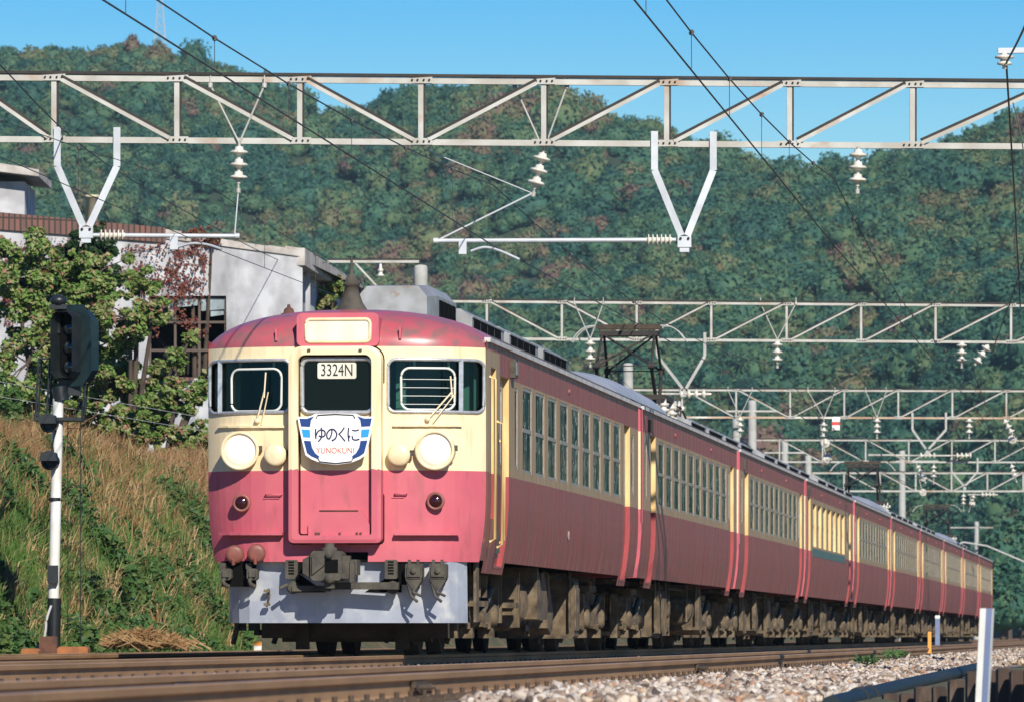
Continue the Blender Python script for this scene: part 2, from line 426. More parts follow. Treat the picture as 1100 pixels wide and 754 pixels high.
def vnoise(x, y, s, seed=0):
    x, y = np.broadcast_arrays(np.asarray(x, float), np.asarray(y, float))
    return np.array([mnoise.noise((a / s, b / s, seed)) for a, b in zip(x.ravel(), y.ravel())]).reshape(x.shape)
def ground_z(L, D):
    L = np.asarray(L, float); D = np.asarray(D, float)
    z = np.full(np.broadcast(L, D).shape, -0.21)
    z = np.where(L < 1.75, -0.21 - 0.75 * sstep((1.75 - L) / 0.5), z)
    # verge and bank left of the third track
    v = 0.06 * sstep((L - 13.6) / 0.6)
    bank = 3.15 * sstep((L - 14.25) / 3.3) ** 0.8
    far = 1 - sstep((D - 300) / 200)
    near = sstep((D - 40) / 30)
    z = z + v + bank * far * near
    k = np.clip((L - 14.2) / 0.7, 0, 1) * (L < 60)
    if np.any(k > 0):
        z = z + k * (0.30 * vnoise(L, D, 2.3, 3) + 0.16 * vnoise(L, D, 0.9, 4))
    return z

Ls = np.concatenate([np.linspace(-1500, -60, 12), np.linspace(-40, 1, 14), np.linspace(1.1, 2.1, 11), np.linspace(2.6, 13, 12), np.linspace(13.3, 20, 46), np.linspace(24, 60, 10), np.linspace(90, 1500, 12)])
Ds = np.concatenate([np.linspace(-400, 0, 6), np.linspace(8, 80, 19), np.linspace(81, 130, 82), np.linspace(133, 500, 40), np.linspace(560, 2000, 14)])
gl, gd = np.meshgrid(Ls, Ds)
gz = ground_z(gl, gd)
gx = 699.0 / FPX * gd - gl
nL = len(Ls); nD = len(Ds)
gv = np.stack([gx, gd, gz], -1).reshape(-1, 3)
ii, jj = np.meshgrid(np.arange(nD - 1), np.arange(nL - 1), indexing='ij')
q = np.stack([ii * nL + jj + 1, ii * nL + jj, (ii + 1) * nL + jj, (ii + 1) * nL + jj + 1], -1).reshape(-1, 4)
kind(np_mesh('ground', gv, q, 'ground_earth', nside=4, smooth=True), 'structure')

# ballast bed: a real bed with a shoulder, lying on the ground
m = MB()
prof = [(13.9, -0.205), (13.5, -0.165), (3.4, -0.165), (2.2, -0.20), (1.72, -0.235)]
Dg = list(np.linspace(-30, 140, 35)) + [200, 300, 500, 900]
m.grid([[LD(L, D, z + 0.006) for L, z in prof] for D in Dg])
kind(m.build('ballast_bed', 'ballast_bed'), 'structure')

# loose ballast stones
def ico(sub):
    import bmesh
    b = bmesh.new(); bmesh.ops.create_icosphere(b, subdivisions=sub, radius=1)
    v = np.array([x.co[:] for x in b.verts]); f = np.array([[x.index for x in t.verts] for t in b.faces]); b.free()
    return v, f
ICO1 = ico(1); ICO2 = ico(2)
def rocks(base, nvar):
    out = []
    v, f = base
    for k in range(nvar):
        w = v * RNG.uniform(0.75, 1.2, (len(v), 1))
        for _ in range(7):       # planar cuts give facets
            n = RNG.normal(size=3); n /= np.linalg.norm(n); d = w @ n; lim = RNG.uniform(0.32, 0.62)
            w = w - np.where(d > lim, d - lim, 0)[:, None] * n
        out.append((w * np.array([1.0, 0.8, 0.6]), f))
    return out
def rotm(n):
    q = RNG.normal(size=(n, 4)); q /= np.linalg.norm(q, axis=1)[:, None]
    w, x, y, z = q.T
    return np.stack([np.stack([1 - 2 * (y * y + z * z), 2 * (x * y - z * w), 2 * (x * z + y * w)], -1),
                     np.stack([2 * (x * y + z * w), 1 - 2 * (x * x + z * z), 2 * (y * z - x * w)], -1),
                     np.stack([2 * (x * z - y * w), 2 * (y * z + x * w), 1 - 2 * (x * x + y * y)], -1)], 1)
def scatter(variants, pos, sc, rot=None):
    """copies of the variants merged into one vertex and face array; returns also the copy index of each face"""
    V = []; F = []; I = []; off = 0
    which = RNG.integers(0, len(variants), len(pos))
    if rot is None: rot = rotm(len(pos))
    for k, (v, f) in enumerate(variants):
        idx = np.where(which == k)[0]
        if not len(idx): continue
        s = sc[idx]
        s = s[:, None, None] if s.ndim == 1 else s[:, None, :]
        vv = np.einsum('nij,kj->nki', rot[idx], v) * s + pos[idx][:, None, :]
        F.append((f[None] + (np.arange(len(idx)) * len(v))[:, None, None] + off).reshape(-1, f.shape[1]))
        I.append(np.repeat(idx, len(f))); V.append(vv.reshape(-1, 3)); off += len(idx) * len(v)
    return np.concatenate(V), np.concatenate(F), np.concatenate(I)

R1 = rocks(ICO2, 7); R0 = rocks(ICO1, 6)
def stone_area(L0, L1, D0, D1, dens):
    n = int((L1 - L0) * (D1 - D0) * dens)
    return RNG.uniform(L0, L1, n), RNG.uniform(D0, D1, n)
Vs = []; Fs = []; Ts = []; off = 0
for (L0, L1, D0, D1, dens, s0, s1, var) in ((2.10, 3.64, 33, 58, 430, 0.022, 0.056, R1), (2.12, 3.66, 58, 90, 240, 0.025, 0.062, R0), (1.95, 3.7, 90, 200, 75, 0.035, 0.07, R0),
                                          (5.4, 8.0, 45, 95, 60, 0.028, 0.055, R0), (8.3, 9.0, 60, 95, 40, 0.03, 0.05, R0), (9.3, 11.6, 50, 110, 40, 0.03, 0.055, R0), (13, 15.2, 70, 110, 60, 0.03, 0.07, R0)):
    L, D = stone_area(L0, L1, D0, D1, dens)
    s = RNG.uniform(s0, s1, len(L)) * RNG.choice([1, 1, 1, 1.25], len(L))
    zb = np.interp(L, [1.72, 2.2, 3.4, 13.5, 13.9, 16], [-0.235, -0.20, -0.165, -0.165, -0.205, -0.15])
    lump = np.array([mnoise.noise((a * 1.3, b * 0.5, 9)) for a, b in zip(L, D)]) * 0.03 + 0.01
    pos = np.stack([699.0 / FPX * D - L, D, zb + s * 0.3 + lump * ((L < 3.7) & (L > 1.9))], -1)
    v, f, idx = scatter(var, pos, s)
    tint = np.clip(RNG.normal(0.5, 0.30, len(L)), 0, 1)
    Vs.append(v); Fs.append(f + off); Ts.append(tint[idx]); off += len(v)
sm = leaf_mat('ballast_stone', [(0.0, (0.08, 0.06, 0.05)), (0.25, (0.25, 0.18, 0.13)), (0.5, (0.41, 0.34, 0.28)), (0.75, (0.58, 0.53, 0.47)), (0.9, (0.52, 0.38, 0.23)), (1.0, (0.34, 0.19, 0.12))], transl=0.0, rough=0.9)
kind(np_mesh('ballast', np.concatenate(Vs), np.concatenate(Fs), sm, np.concatenate(Ts)), 'stuff')

# ------------------------------------------------------------------ setting: wooded hills
RIDGE = [(-700, 20), (-300, 60), (-120, 55), (0, 54), (30, 50), (60, 54), (100, 56), (130, 46), (152, 42), (170, 46), (200, 56), (215, 55), (235, 66), (260, 77), (290, 88), (320, 100), (350, 116), (375, 112),
         (400, 104), (430, 97), (452, 90), (490, 87), (520, 90), (560, 95), (600, 97), (620, 107), (640, 118), (660, 126), (690, 128), (710, 133), (740, 153), (780, 158), (800, 170), (840, 178), (858, 182), (880, 175),
         (930, 171), (960, 166), (1000, 156), (1050, 137), (1070, 127), (1100, 121), (1200, 95), (1400, 70), (1800, 40), (2600, 60), (3400, 150)]
rpx = np.array([a for a, b in RIDGE], float); rpy = np.array([b for a, b in RIDGE], float)
def hill_D(px): return np.interp(px, [-700, 400, 850, 1100, 3400], [1330, 1300, 1180, 1080, 1000])
def hill_D0(px): return np.interp(px, [-700, 400, 850, 1100, 3400], [930, 900, 800, 700, 600])
def hill_z(px, t):
    """t = 0 at the foot, 1 on the ridge, beyond 1 falls away behind"""
    Dr = hill_D(px); D0 = hill_D0(px)
    D = D0 + (Dr - D0) * t
    H = (683 - np.interp(px, rpx, rpy)) * Dr / FPX + ZC - 3.2
    prof = np.where(t <= 1, np.clip(t, 0, 1) ** 0.93, 1 - 0.5 * (t - 1))
    X = (px - 550) * D / FPX
    nz = 13 * vnoise(X, D, 70, 1) + 5 * vnoise(X, D, 26, 5)
    wgt = np.clip(t / 0.2, 0, 1) * np.clip((1 - t) / 0.12, 0, 1)
    return X, D, H * prof + nz * wgt
pxs = np.concatenate([np.arange(-700, -60, 40), np.arange(-60, 1180, 12), np.arange(1180, 3400, 40)])
ts = np.concatenate([np.linspace(0, 1, 46), np.linspace(1.05, 1.6, 5)])
P, T = np.meshgrid(pxs.astype(float), ts)
hx, hd, hz = hill_z(P, T)
hz = np.where(T == 0, -3.0, hz)
a, b = T.shape
ii, jj = np.meshgrid(np.arange(a - 1), np.arange(b - 1), indexing='ij')
q = np.stack([ii * b + jj, ii * b + jj + 1, (ii + 1) * b + jj + 1, (ii + 1) * b + jj], -1).reshape(-1, 4)
kind(np_mesh('hill', np.stack([hx, hd, hz], -1).reshape(-1, 3), q, 'hill_soil', nside=4, smooth=True), 'structure')

hz_m = bpy.data.materials.new('haze_air'); hz_m.use_nodes = True
_nt = hz_m.node_tree; _nt.nodes.remove(_nt.nodes['Principled BSDF'])
_pv = _nt.nodes.new('ShaderNodeVolumePrincipled'); _pv.inputs['Color'].default_value = (0.55, 0.82, 1.0, 1); _pv.inputs['Density'].default_value = 0.00009; _pv.inputs['Anisotropy'].default_value = 0.1
_nt.links.new(_pv.outputs[0], _nt.nodes['Material Output'].inputs['Volume']); MATS['haze_air'] = hz_m
kind(MB().box(-1700, 1800, -430, 2060, -5, 150).build('haze', 'haze_air'), 'stuff')

def crown_variant(nclump, size, core=True, squash=0.95):
    lob = RNG.normal(size=(9, 3)); lob /= np.linalg.norm(lob, axis=1)[:, None]; lob[:, 2] = np.abs(lob[:, 2]) * 0.8
    lr = RNG.uniform(0.10, 0.55, 9)
    def rad(d): return 0.72 + np.max(lr * np.clip((d @ lob.T - 0.62) / 0.38, 0, 1) ** 0.8, axis=1)
    d = RNG.normal(size=(nclump, 3)); d /= np.linalg.norm(d, axis=1)[:, None]
    d[:, 2] = np.where(d[:, 2] < -0.35, -d[:, 2], d[:, 2])
    c = d * (rad(d) * RNG.uniform(0.80, 1.18, nclump))[:, None]
    n = d + 0.75 * RNG.normal(size=(nclump, 3)); n /= np.linalg.norm(n, axis=1)[:, None]
    t1 = np.cross(n, RNG.normal(size=(nclump, 3))); t1 /= np.linalg.norm(t1, axis=1)[:, None]; t2 = np.cross(n, t1)
    s = RNG.uniform(0.6, 1.3, nclump)[:, None] * size
    v = np.stack([c - t1 * s, c + t1 * s * 0.9 + t2 * s * 0.5, c + t2 * s * -0.9], 1).reshape(-1, 3)
    f = np.arange(len(v)).reshape(-1, 3)
    if core:
        cv, cf = ICO2
        cc = cv * (rad(cv) * 0.86)[:, None]
        f = np.concatenate([f, cf + len(v)]); v = np.concatenate([v, cc])
    return v * np.array([1, 1, squash]), f
CV = [crown_variant(250, 0.135) for _ in range(12)]
def forest_points(px0, px1, n, tmin=0.0):
    px = RNG.uniform(px0, px1, n); t = RNG.uniform(tmin, 1.03, n)
    x, d, z = hill_z(px, t)
    return px, t, np.stack([x, d, z], -1)
px, t, pos = forest_points(-70, 1170, 16500)
keep = ~((px < 400) & (t < 0.50))
px, t, pos = px[keep], t[keep], pos[keep]
px2, t2, pos2 = forest_points(1170, 3300, 2600)
px3, t3, pos3 = forest_points(-700, -70, 500, 0.5)
pos = np.concatenate([pos, pos2, pos3]); n1 = len(px)
sz = np.concatenate([RNG.gamma(5, 0.30, n1).clip(0.7, 3.4), RNG.uniform(3.5, 6, len(px2)), RNG.uniform(3, 5, len(px3))])
pos[:, 2] += sz * RNG.uniform(0.25, 0.75, len(pos))
tnz = vnoise(pos[:, 0], pos[:, 1], 34, 21) * 0.28 + vnoise(pos[:, 0], pos[:, 1], 90, 31) * 0.22
tint = np.clip(RNG.normal(0.43, 0.20, len(pos)) + 1.35 * tnz, 0, 1)
red = RNG.random(len(pos)) < 0.025
tint = np.where(red, RNG.uniform(0.88, 1.0, len(pos)), np.minimum(tint, 0.93))
ang = RNG.uniform(0, 6.28, len(pos))
rz = np.zeros((len(pos), 3, 3)); rz[:, 0, 0] = np.cos(ang); rz[:, 0, 1] = -np.sin(ang); rz[:, 1, 0] = np.sin(ang); rz[:, 1, 1] = np.cos(ang); rz[:, 2, 2] = 1
sc3 = np.stack([sz * RNG.uniform(0.75, 1.45, len(pos)), sz, sz * RNG.uniform(0.8, 1.5, len(pos))], -1)
v, f, idx = scatter(CV, pos, sc3, rz)
kind(np_mesh('forest', v, f, 'forest_leaf', np.clip(tint[idx] + RNG.normal(0, 0.09, len(idx)), 0, 1)), 'stuff')
del v, f, idx

# ------------------------------------------------------------------ tracks
def rail_profile():
    h = 0.153
    half = [(0.0635, 0.0), (0.0635, 0.012), (0.018, 0.03), (0.008, 0.04), (0.008, 0.108), (0.030, 0.118), (0.0325, 0.148), (0.026, 0.153)]
    pr = [(x, z - h) for x, z in half] + [(-x, z - h) for x, z in reversed(half)]
    return pr
def railway_track(Lc, label, D0, D1, near=False):
    root = thing('railway_track', label, 'railway track', LD(Lc, D0, 0.0), 0.0, 'parallel railway tracks')
    pr = rail_profile(); n = len(pr)
    for s in (-0.533, 0.533):
        m = MB()
        o0 = LD(Lc + s, D0); o1 = LD(Lc + s, D1)
        vs0 = [o0 + Vector((x, 0, z)) for x, z in pr]; vs1 = [o1 + Vector((x, 0, z)) for x, z in pr]
        vs = vs0 + vs1
        for i in range(n):
            m.add([vs[i], vs[(i + 1) % n], vs[n + (i + 1) % n], vs[n + i]], [(0, 1, 2, 3)], 1 if i == 7 else 0)
        m.build('rail', ['rail_rust', 'rail_top'], root, world=True)
    # sleepers and the clips that hold the rails
    def sleeper(mb, D):
        p = LD(Lc, D)
        for k in range(1):
            mb.beam(LD(Lc + 1.0, D, -0.215), LD(Lc - 1.0, D + 0.0, -0.215), 0.22, 0.115)
    def clip(mb, D):
        mb.beam(LD(Lc + 0.62, D, -0.155), LD(Lc - 0.62, D, -0.155), 0.09, 0.006)
        for s in (-0.533, 0.533):
            for e in (-0.085, 0.085):
                c = LD(Lc + s + e, D, -0.125)
                mb.box(c.x - 0.035, c.x + 0.035, c.y - 0.05, c.y + 0.05, -0.156, -0.118)
                mb.tube([c + Vector((0, 0, 0)), c + Vector((0, 0, 0.035))], 0.014, 6)
    first = 38.0
    sp = 0.62
    nn = 95 if near else 0
    ks = list(np.arange(D0 + 0.5, D1 if D1 < 400 else 400, sp))
    sel = [D for D in ks if D >= first][:nn]
    if near:
        base = None
        for D in sel:
            if base is None:
                mb = MB(); sleeper(mb, D); base = mb.build('sleeper', 'old_timber', root, world=True); bD = D
                mb = MB(); clip(mb, D); bclip = mb.build('rail_clip', 'clip_dark', root, world=True)
            else:
                for b_ in (base, bclip):
                    c = b_.copy(); COL.objects.link(c); c.parent = root; c.location = LD(0, D - bD)
    ms = MB(); mc = MB(); ss = set(sel)
    for D in ks:
        if D in ss: continue
        sleeper(ms, D)
        if D < 200: clip(mc, D)
    kind(ms.build('sleeper', 'old_timber', root, world=True), 'stuff')
    kind(mc.build('rail_clip', 'clip_dark', root, world=True), 'stuff')
    return root
def rail_joint(root, L, D, side=1):
    m = MB()
    for e in (-1, 1):
        c = LD(L + e * 0.035, D)
        m.beam(LD(L + e * 0.03, D - 0.28, -0.08), LD(L + e * 0.03, D + 0.28, -0.08), 0.03, 0.075)
        for k in (-0.2, -0.07, 0.07, 0.2):
            b0 = LD(L + e * 0.045, D + k, -0.08)
            m.lathe(b0 - Vector((e * 0.0, 0, 0)), (-e, 0, 0), [(0, 0.022), (0.03, 0.022), (0.03, 0.010), (0.05, 0.010)], 6, 0, False)
    # a bonding cable loop
    m.tube(smooth_pts([LD(L - 0.04, D - 0.35, -0.07), LD(L - 0.07, D - 0.15, -0.13), LD(L - 0.07, D + 0.15, -0.13), LD(L - 0.04, D + 0.35, -0.07)], 5), 0.010, 5)
    m.build('rail_joint', 'clip_dark', root, world=True)
LT1, LT2, LT3 = 4.60, 8.59, 12.25
trk1 = railway_track(LT1, 'nearest rusty railway track, in front of the train beside the ballast shoulder', 14, 600, True)
trk2 = railway_track(LT2, 'railway track that the red and cream train stands on', 24, 600)
trk3 = railway_track(LT3, 'railway track beyond the train, next to the grass bank and signal', 34, 600)
rail_joint(trk1, LT1 - 0.533, 34.6); rail_joint(trk1, LT1 - 0.533, 55.5); rail_joint(trk1, LT1 + 0.533, 33.2)

# ------------------------------------------------------------------ the train
HW = 1.475
ZB, ZRC, ZCR, ZG, ZR = 1.0, 1.935, 3.0, 3.31, 3.66
def halfw(z):
    t = max(0.0, (1.72 - z) / 0.75)
    return HW - 0.075 * min(t, 1.2) ** 2
def roof_z(a):        # a = x / HW
    return ZG + (ZR - ZG) * (max(0.0, 1 - abs(a) ** 2.3)) ** 0.62
ZROWS = [1.0, 1.08, 1.18, 1.3, 1.45, 1.62, 1.75, ZRC, ZCR, ZG]

def side_wall(m, y0, y1, openings, sgn=1, step_ranges=(), cream_to=None, mats=(0, 1, 2, 3)):
    """openings: (y0, y1, z0, z1, depth). material slots: red, cream, edge red, edge cream"""
    ys = sorted({y0, y1} | {o[0] for o in openings} | {o[1] for o in openings} | {e for r in step_ranges for e in r} | ({cream_to} if cream_to else set()))
    zs = sorted(set(ZROWS) | {o[2] for o in openings} | {o[3] for o in openings} | {3.22})
    if step_ranges: zs = [0.87, 0.93] + zs
    def red_at(yc, zc):
        if zc < ZRC: return True
        if cream_to and yc < cream_to: return zc > 3.22
        return zc > ZCR
    for i in range(len(ys) - 1):
        yc = (ys[i] + ys[i + 1]) / 2
        for j in range(len(zs) - 1):
            zc = (zs[j] + zs[j + 1]) / 2
            if any(o[0] < yc < o[1] and o[2] < zc < o[3] for o in openings): continue
            if zc < 1.0 and not any(r[0] < yc < r[1] for r in step_ranges): continue
            xa, xb = sgn * halfw(zs[j]), sgn * halfw(zs[j + 1])
            m.add([(xa, ys[i], zs[j]), (xa, ys[i + 1], zs[j]), (xb, ys[i + 1], zs[j + 1]), (xb, ys[i], zs[j + 1])], [(0, 1, 2, 3)], mats[0] if red_at(yc, zc) else mats[1])
    for (a, b, c, d, dep) in openings:
        zz = [z for z in zs if c <= z <= d]
        for k in range(len(zz) - 1):
            za, zb = zz[k], zz[k + 1]; zc = (za + zb) / 2
            xa, xb = sgn * halfw(za), sgn * halfw(zb); ia, ib = xa - sgn * dep, xb - sgn * dep
            e = mats[1] if dep < 0.03 else (mats[2] if red_at((a + b) / 2, zc) else mats[3])
            for y in (a, b):
                m.add([(xa, y, za), (ia, y, za), (ib, y, zb), (xb, y, zb)], [(0, 1, 2, 3)], e)
        for z in (c, d):
            x = sgn * halfw(z); m.add([(x, a, z), (x, b, z), (x - sgn * dep, b, z), (x - sgn * dep, a, z)], [(0, 1, 2, 3)], mats[1])

def roof(m, y0, y1, n=16, mi=0):
    aa = [math.sin(math.pi / 2 * (-1 + 2 * i / n)) for i in range(n + 1)]
    m.grid([[(a * HW, y, roof_z(a)) for a in aa] for y in (y0, (y0 + y1) / 2, y1)], mi, True)
    for y in (y0, y1):
        m.add([(a * HW, y, roof_z(a)) for a in aa], [tuple(range(n + 1))], mi)

def win_part(root, a, b, z0, z1, dep, split=True, name='window', white=True):
    """an aluminium sash with its pane; the frame is a part and the pane a sub-part"""
    x = HW - dep; t = 0.035; fx = HW - 0.004
    m = MB()
    m.box(x - 0.02, (x + 0.006), a, a + t, z0, z1); m.box(x - 0.02, (x + 0.006), b - t, b, z0, z1)
    m.box(x - 0.02, (x + 0.006), a + t, b - t, z0, z0 + t); m.box(x - 0.02, (x + 0.006), a + t, b - t, z1 - t, z1)
    if split:
        zm = (z0 + z1) / 2; m.box(x - 0.02, x + 0.010, a + t, b - t, zm - 0.022, zm + 0.022)
    w = m.build(name, 'sash_grey', root)
    m = MB(); m.add([(x, a + t * 0.5, z0 + t * 0.5), (x, b - t * 0.5, z0 + t * 0.5), (x, b - t * 0.5, z1 - t * 0.5), (x, a + t * 0.5, z1 - t * 0.5)], [(0, 1, 2, 3)])
    m.build('pane', 'side_glass', w)
    return w

def door_part(root, a, b, dep, z0=0.96, z1=3.0):
    x = lambda z: halfw(z) - dep
    m = MB()
    zs = [z0, 1.08, 1.2, 1.35, 1.5, 1.7, ZRC, 2.05, 2.9, z1]
    c = (a + b) / 2; wa, wb = c - 0.17, c + 0.17
    for i in range(len(zs) - 1):
        za, zb = zs[i], zs[i + 1]; mi = 0 if zb <= ZRC + .001 else 1
        for (p, q_) in ((a, wa), (wa, wb), (wb, b)):
            if p == wa and za >= 2.04 and zb <= 2.91: continue
            m.add([(x(za), p, za), (x(za), q_, za), (x(zb), q_, zb), (x(zb), p, zb)], [(0, 1, 2, 3)], mi)
    m.box(HW - dep - 0.01, HW - dep + 0.015, wa, wb, 2.05, 2.08, 2); m.box(HW - dep - 0.01, HW - dep + 0.015, wa, wb, 2.87, 2.9, 2)
    m.box(HW - dep - 0.01, HW - dep + 0.015, wa, wa + .03, 2.08, 2.87, 2); m.box(HW - dep - 0.01, HW - dep + 0.015, wb - .03, wb, 2.08, 2.87, 2)
    m.box(x(0.96) - 0.02, x(0.96) + dep, a, b, 0.935, 0.957, 0)       # step plate
    d = m.build('door', ['red_side_shade', 'cream_side_shade', 'silver_trim'], root)
    m = MB(); xx = HW - dep - 0.004; m.add([(xx, wa, 2.05), (xx, wb, 2.05), (xx, wb, 2.9), (xx, wa, 2.9)], [(0, 1, 2, 3)])
    m.build('pane', 'side_glass', d)
    return d

def bogie_mesh(m, ws, yc):
    """frame into m, wheels into w"""
    for w, y in zip(ws, (yc - 1.05, yc + 1.05)):
        for s in (-1, 1):
            w.lathe((s * 0.47, y, 0.43), (s, 0, 0), [(-0.07, 0.455), (-0.04, 0.455), (-0.04, 0.43), (0.08, 0.425), (0.08, 0.36), (0.05, 0.33), (0.05, 0.12), (0.09, 0.1), (0.09, 0.0)], 24)
            # axle box with its wings and coil springs
            x = s * 0.98
            m.box(x - 0.13, x + 0.13, y - 0.17, y + 0.17, 0.28, 0.60)
            m.lathe((x + s * 0.13, y, 0.43), (s, 0, 0), [(0, 0.13), (0.05, 0.12), (0.07, 0.08), (0.07, 0)], 12)
            for e in (-0.30, 0.30):
                m.box(x - 0.11, x + 0.11, y + e - 0.11, y + e + 0.11, 0.30, 0.34)
                m.lathe((x, y + e, 0.34), (0, 0, 1), [(0, .085), (.04, .085), (.045, .06), (.06, .06), (.065, .085), (.10, .085), (.105, .06), (.12, .06), (.125, .085), (.16, .085), (.165, .06), (.18, .06), (.185, .085), (.22, .085)], 10)
        w.tube([(-0.9, y, 0.43), (0.9, y, 0.43)], 0.08, 10)
    for s in (-1, 1):
        x = s * 0.98
        # side frame dropping in the middle
        pts = [(-1.55, 0.62), (-0.75, 0.60), (-0.55, 0.48), (0.55, 0.48), (0.75, 0.60), (1.55, 0.62), (1.55, 0.74), (0.6, 0.76), (0.45, 0.66), (-0.45, 0.66), (-0.6, 0.76), (-1.55, 0.74)]
        m.prism([(0, yc + a, b) for a, b in pts], Vector((x - 0.08, 0, 0)), Vector((x + 0.08, 0, 0)))
        m.box(x - 0.15, x + 0.17, yc - 0.42, yc + 0.42, 0.36, 0.46)
        for e in (-0.24, 0.24):
            m.lathe((x, yc + e, 0.46), (0, 0, 1), [(0, .12), (.05, .12), (.06, .09), (.09, .09), (.10, .12), (.15, .12), (.16, .09), (.19, .09), (.2, .12), (.34, .12)], 12)
        m.box(x - 0.12, x + 0.14, yc - 0.5, yc + 0.5, 0.78, 0.86)
        # brake gear, dampers, steps
        m.tube([(x + s * 0.16, yc - 0.5, 0.40), (x + s * 0.16, yc + 0.62, 0.72)], 0.045, 8)
        for e in (-1.05, 1.05):
            for q_ in (-0.52, 0.52):      # brake shoes, hangers and sand pipes low beside each wheel
                m.box(x - 0.42, x - 0.30, yc + e + q_ - 0.04, yc + e + q_ + 0.04, 0.26, 0.66)
                m.beam((x - 0.36, yc + e + q_, 0.62), (x - 0.1, yc + e + q_, 0.80), 0.05, 0.05)
            m.tube([(x - 0.30, yc + e * 1.62, 0.60), (x - 0.44, yc + e * 1.50, 0.12)], 0.03, 6)
            m.box(x - 0.02, x + 0.15, yc + e - 0.09, yc + e + 0.09, 0.18, 0.29)
        m.beam((x - 0.2, yc - 1.5, 0.24), (x - 0.2, yc + 1.5, 0.24), 0.05, 0.06)
        m.box(x - 0.05, x + 0.05, yc - 1.72, yc - 1.60, 0.18, 0.78)
        m.box(x - 0.05, x + 0.05, yc + 1.60, yc + 1.72, 0.25, 0.78)
        for e in (-1.52, 1.52):
            m.box(x - 0.20, x + 0.16, yc + e - 0.05, yc + e + 0.02, 0.42, 0.75)
            m.beam((x, yc + e, 0.42), (x, yc + e * 0.86, 0.22), 0.12, 0.08)
    m.box(-0.95, 0.95, yc - 0.28, yc + 0.28, 0.46, 0.84)

def bogie(root, yc):
    m = MB(); ws = [MB(), MB()]; bogie_mesh(m, ws, yc)
    b = m.build('bogie', 'brown_dust', root)
    for w in ws: w.build('wheelset', 'brown_dark', b)

def equipment(root, y0, y1, seed, dust='brown_dust'):
    """boxes, tanks, scoops and pipes slung under the floor"""
    r = random.Random(seed); y = y0
    m = MB(); k = 0
    while y < y1 - 0.5:
        l = r.uniform(0.4, 1.3); l = min(l, y1 - y)
        typ = r.choice(['box', 'box', 'tank', 'scoop', 'fins', 'frame'])
        d = r.uniform(0.17, 0.34); xo = r.uniform(0.85, 1.34)
        mm = MB()
        if typ == 'box':
            mm.cbox(0.35, xo, y, y + l, d, 0.9, 0.03)
            for q_ in range(int(l / 0.28)):
                mm.box(xo, xo + 0.02, y + 0.06 + q_ * 0.28, y + 0.27 + q_ * 0.28, d + 0.10, 0.80)
            nm = 'equipment_box'
        elif typ == 'tank':
            mm.lathe((xo - 0.22, y, 0.60), (0, 1, 0), [(0, 0.05), (0.03, 0.17), (0.09, 0.22), (l - .09, 0.22), (l - .03, 0.17), (l, 0.05)], 18)
            for e in (0.2, 0.8):
                mm.box(xo - 0.24, xo - 0.2, y + l * e - 0.03, y + l * e + 0.03, 0.6, 1.0)
                mm.lathe((xo - 0.22, y + l * e - 0.02, 0.60), (0, 1, 0), [(0, 0.23), (0.04, 0.23)], 18)
            nm = 'air_tank'
        elif typ == 'scoop':
            mm.prism([(0, y, 0.98), (0, y + 0.05, 0.98), (0, y + 0.66, 0.50), (0, y + 0.55, 0.28), (0, y + 0.35, 0.22), (0, y, 0.30)], Vector((0.62, 0, 0)), Vector((xo, 0, 0)))
            l = 0.7; nm = 'cooling_duct'
        elif typ == 'fins':
            mm.cbox(0.4, xo - 0.1, y, y + l, d, 0.9, 0.02)
            for q_ in range(int(l / 0.09)):
                mm.box(xo - 0.1, xo, y + q_ * 0.09, y + q_ * 0.09 + 0.03, d + 0.05, 0.86)
            nm = 'resistor_box'
        else:
            mm.box(xo - 0.1, xo - 0.04, y, y + 0.06, d - .04, 1.0); mm.box(xo - 0.1, xo - 0.04, y + l - .06, y + l, d - .04, 1.0)
            mm.box(xo - 0.1, xo - 0.04, y, y + l, d + .02, d + .09); mm.box(0.2, xo - 0.12, y + .05, y + l - .08, d + 0.1, 0.85)
            mm.lathe((xo - .16, y + l / 2, 0.62), (1, 0, 0), [(0, 0.16), (0.12, 0.16), (0.15, 0.1), (0.15, 0)], 14)
            nm = 'compressor_frame'
        mm.tube([(xo - 0.05, y - 0.08, d + 0.12), (xo - 0.05, y - 0.08, 1.0)], 0.02, 6)
        mm.build(nm, dust, root)
        y += l + r.uniform(0.25, 0.8); k += 1
    m = MB()
    m.tube([(1.05, y0 - 0.5, 0.93), (1.05, y1 + 0.5, 0.93)], 0.03, 6); m.tube([(0.85, y0 - 0.5, 0.90), (0.85, y1 + 0.5, 0.90)], 0.025, 6)
    m.box(-0.9, 0.9, y0 - 4.2, y1 + 4.2, 0.93, 0.995)
    m.build('underframe', 'brown_dark', root)

def cooler(root, y, l=3.3, w=0.58, h=0.34):
    m = MB()
    z0 = ZR - 0.10; z1 = ZR + h
    sec = [(-w, z0), (-w, z1 - 0.10), (-w + 0.14, z1), (w - 0.14, z1), (w, z1 - 0.10), (w, z0)]
    m.prism([(a, 0, b) for a, b in sec], Vector((0, y, 0)), Vector((0, y + l, 0)))
    c = m.build('roof_cooler', 'cooler_silver', root)
    n = 4; pw = (l - 0.5) / n
    for s in (-1, 1):
        for k in range(n):
            m = MB(); a = y + 0.12 + k * pw
            m.box(s * w - 0.008, s * w + 0.008, a + 0.05, a + pw - 0.05, z0 + 0.15, z1 - 0.11); m.build('louvre', 'black', c)
    m = MB(); m.box(-w - 0.012, w + 0.012, y + 0.02, y + l - 0.02, z1 - 0.105, z1 - 0.085); m.build('rim', 'cooler_silver', c)

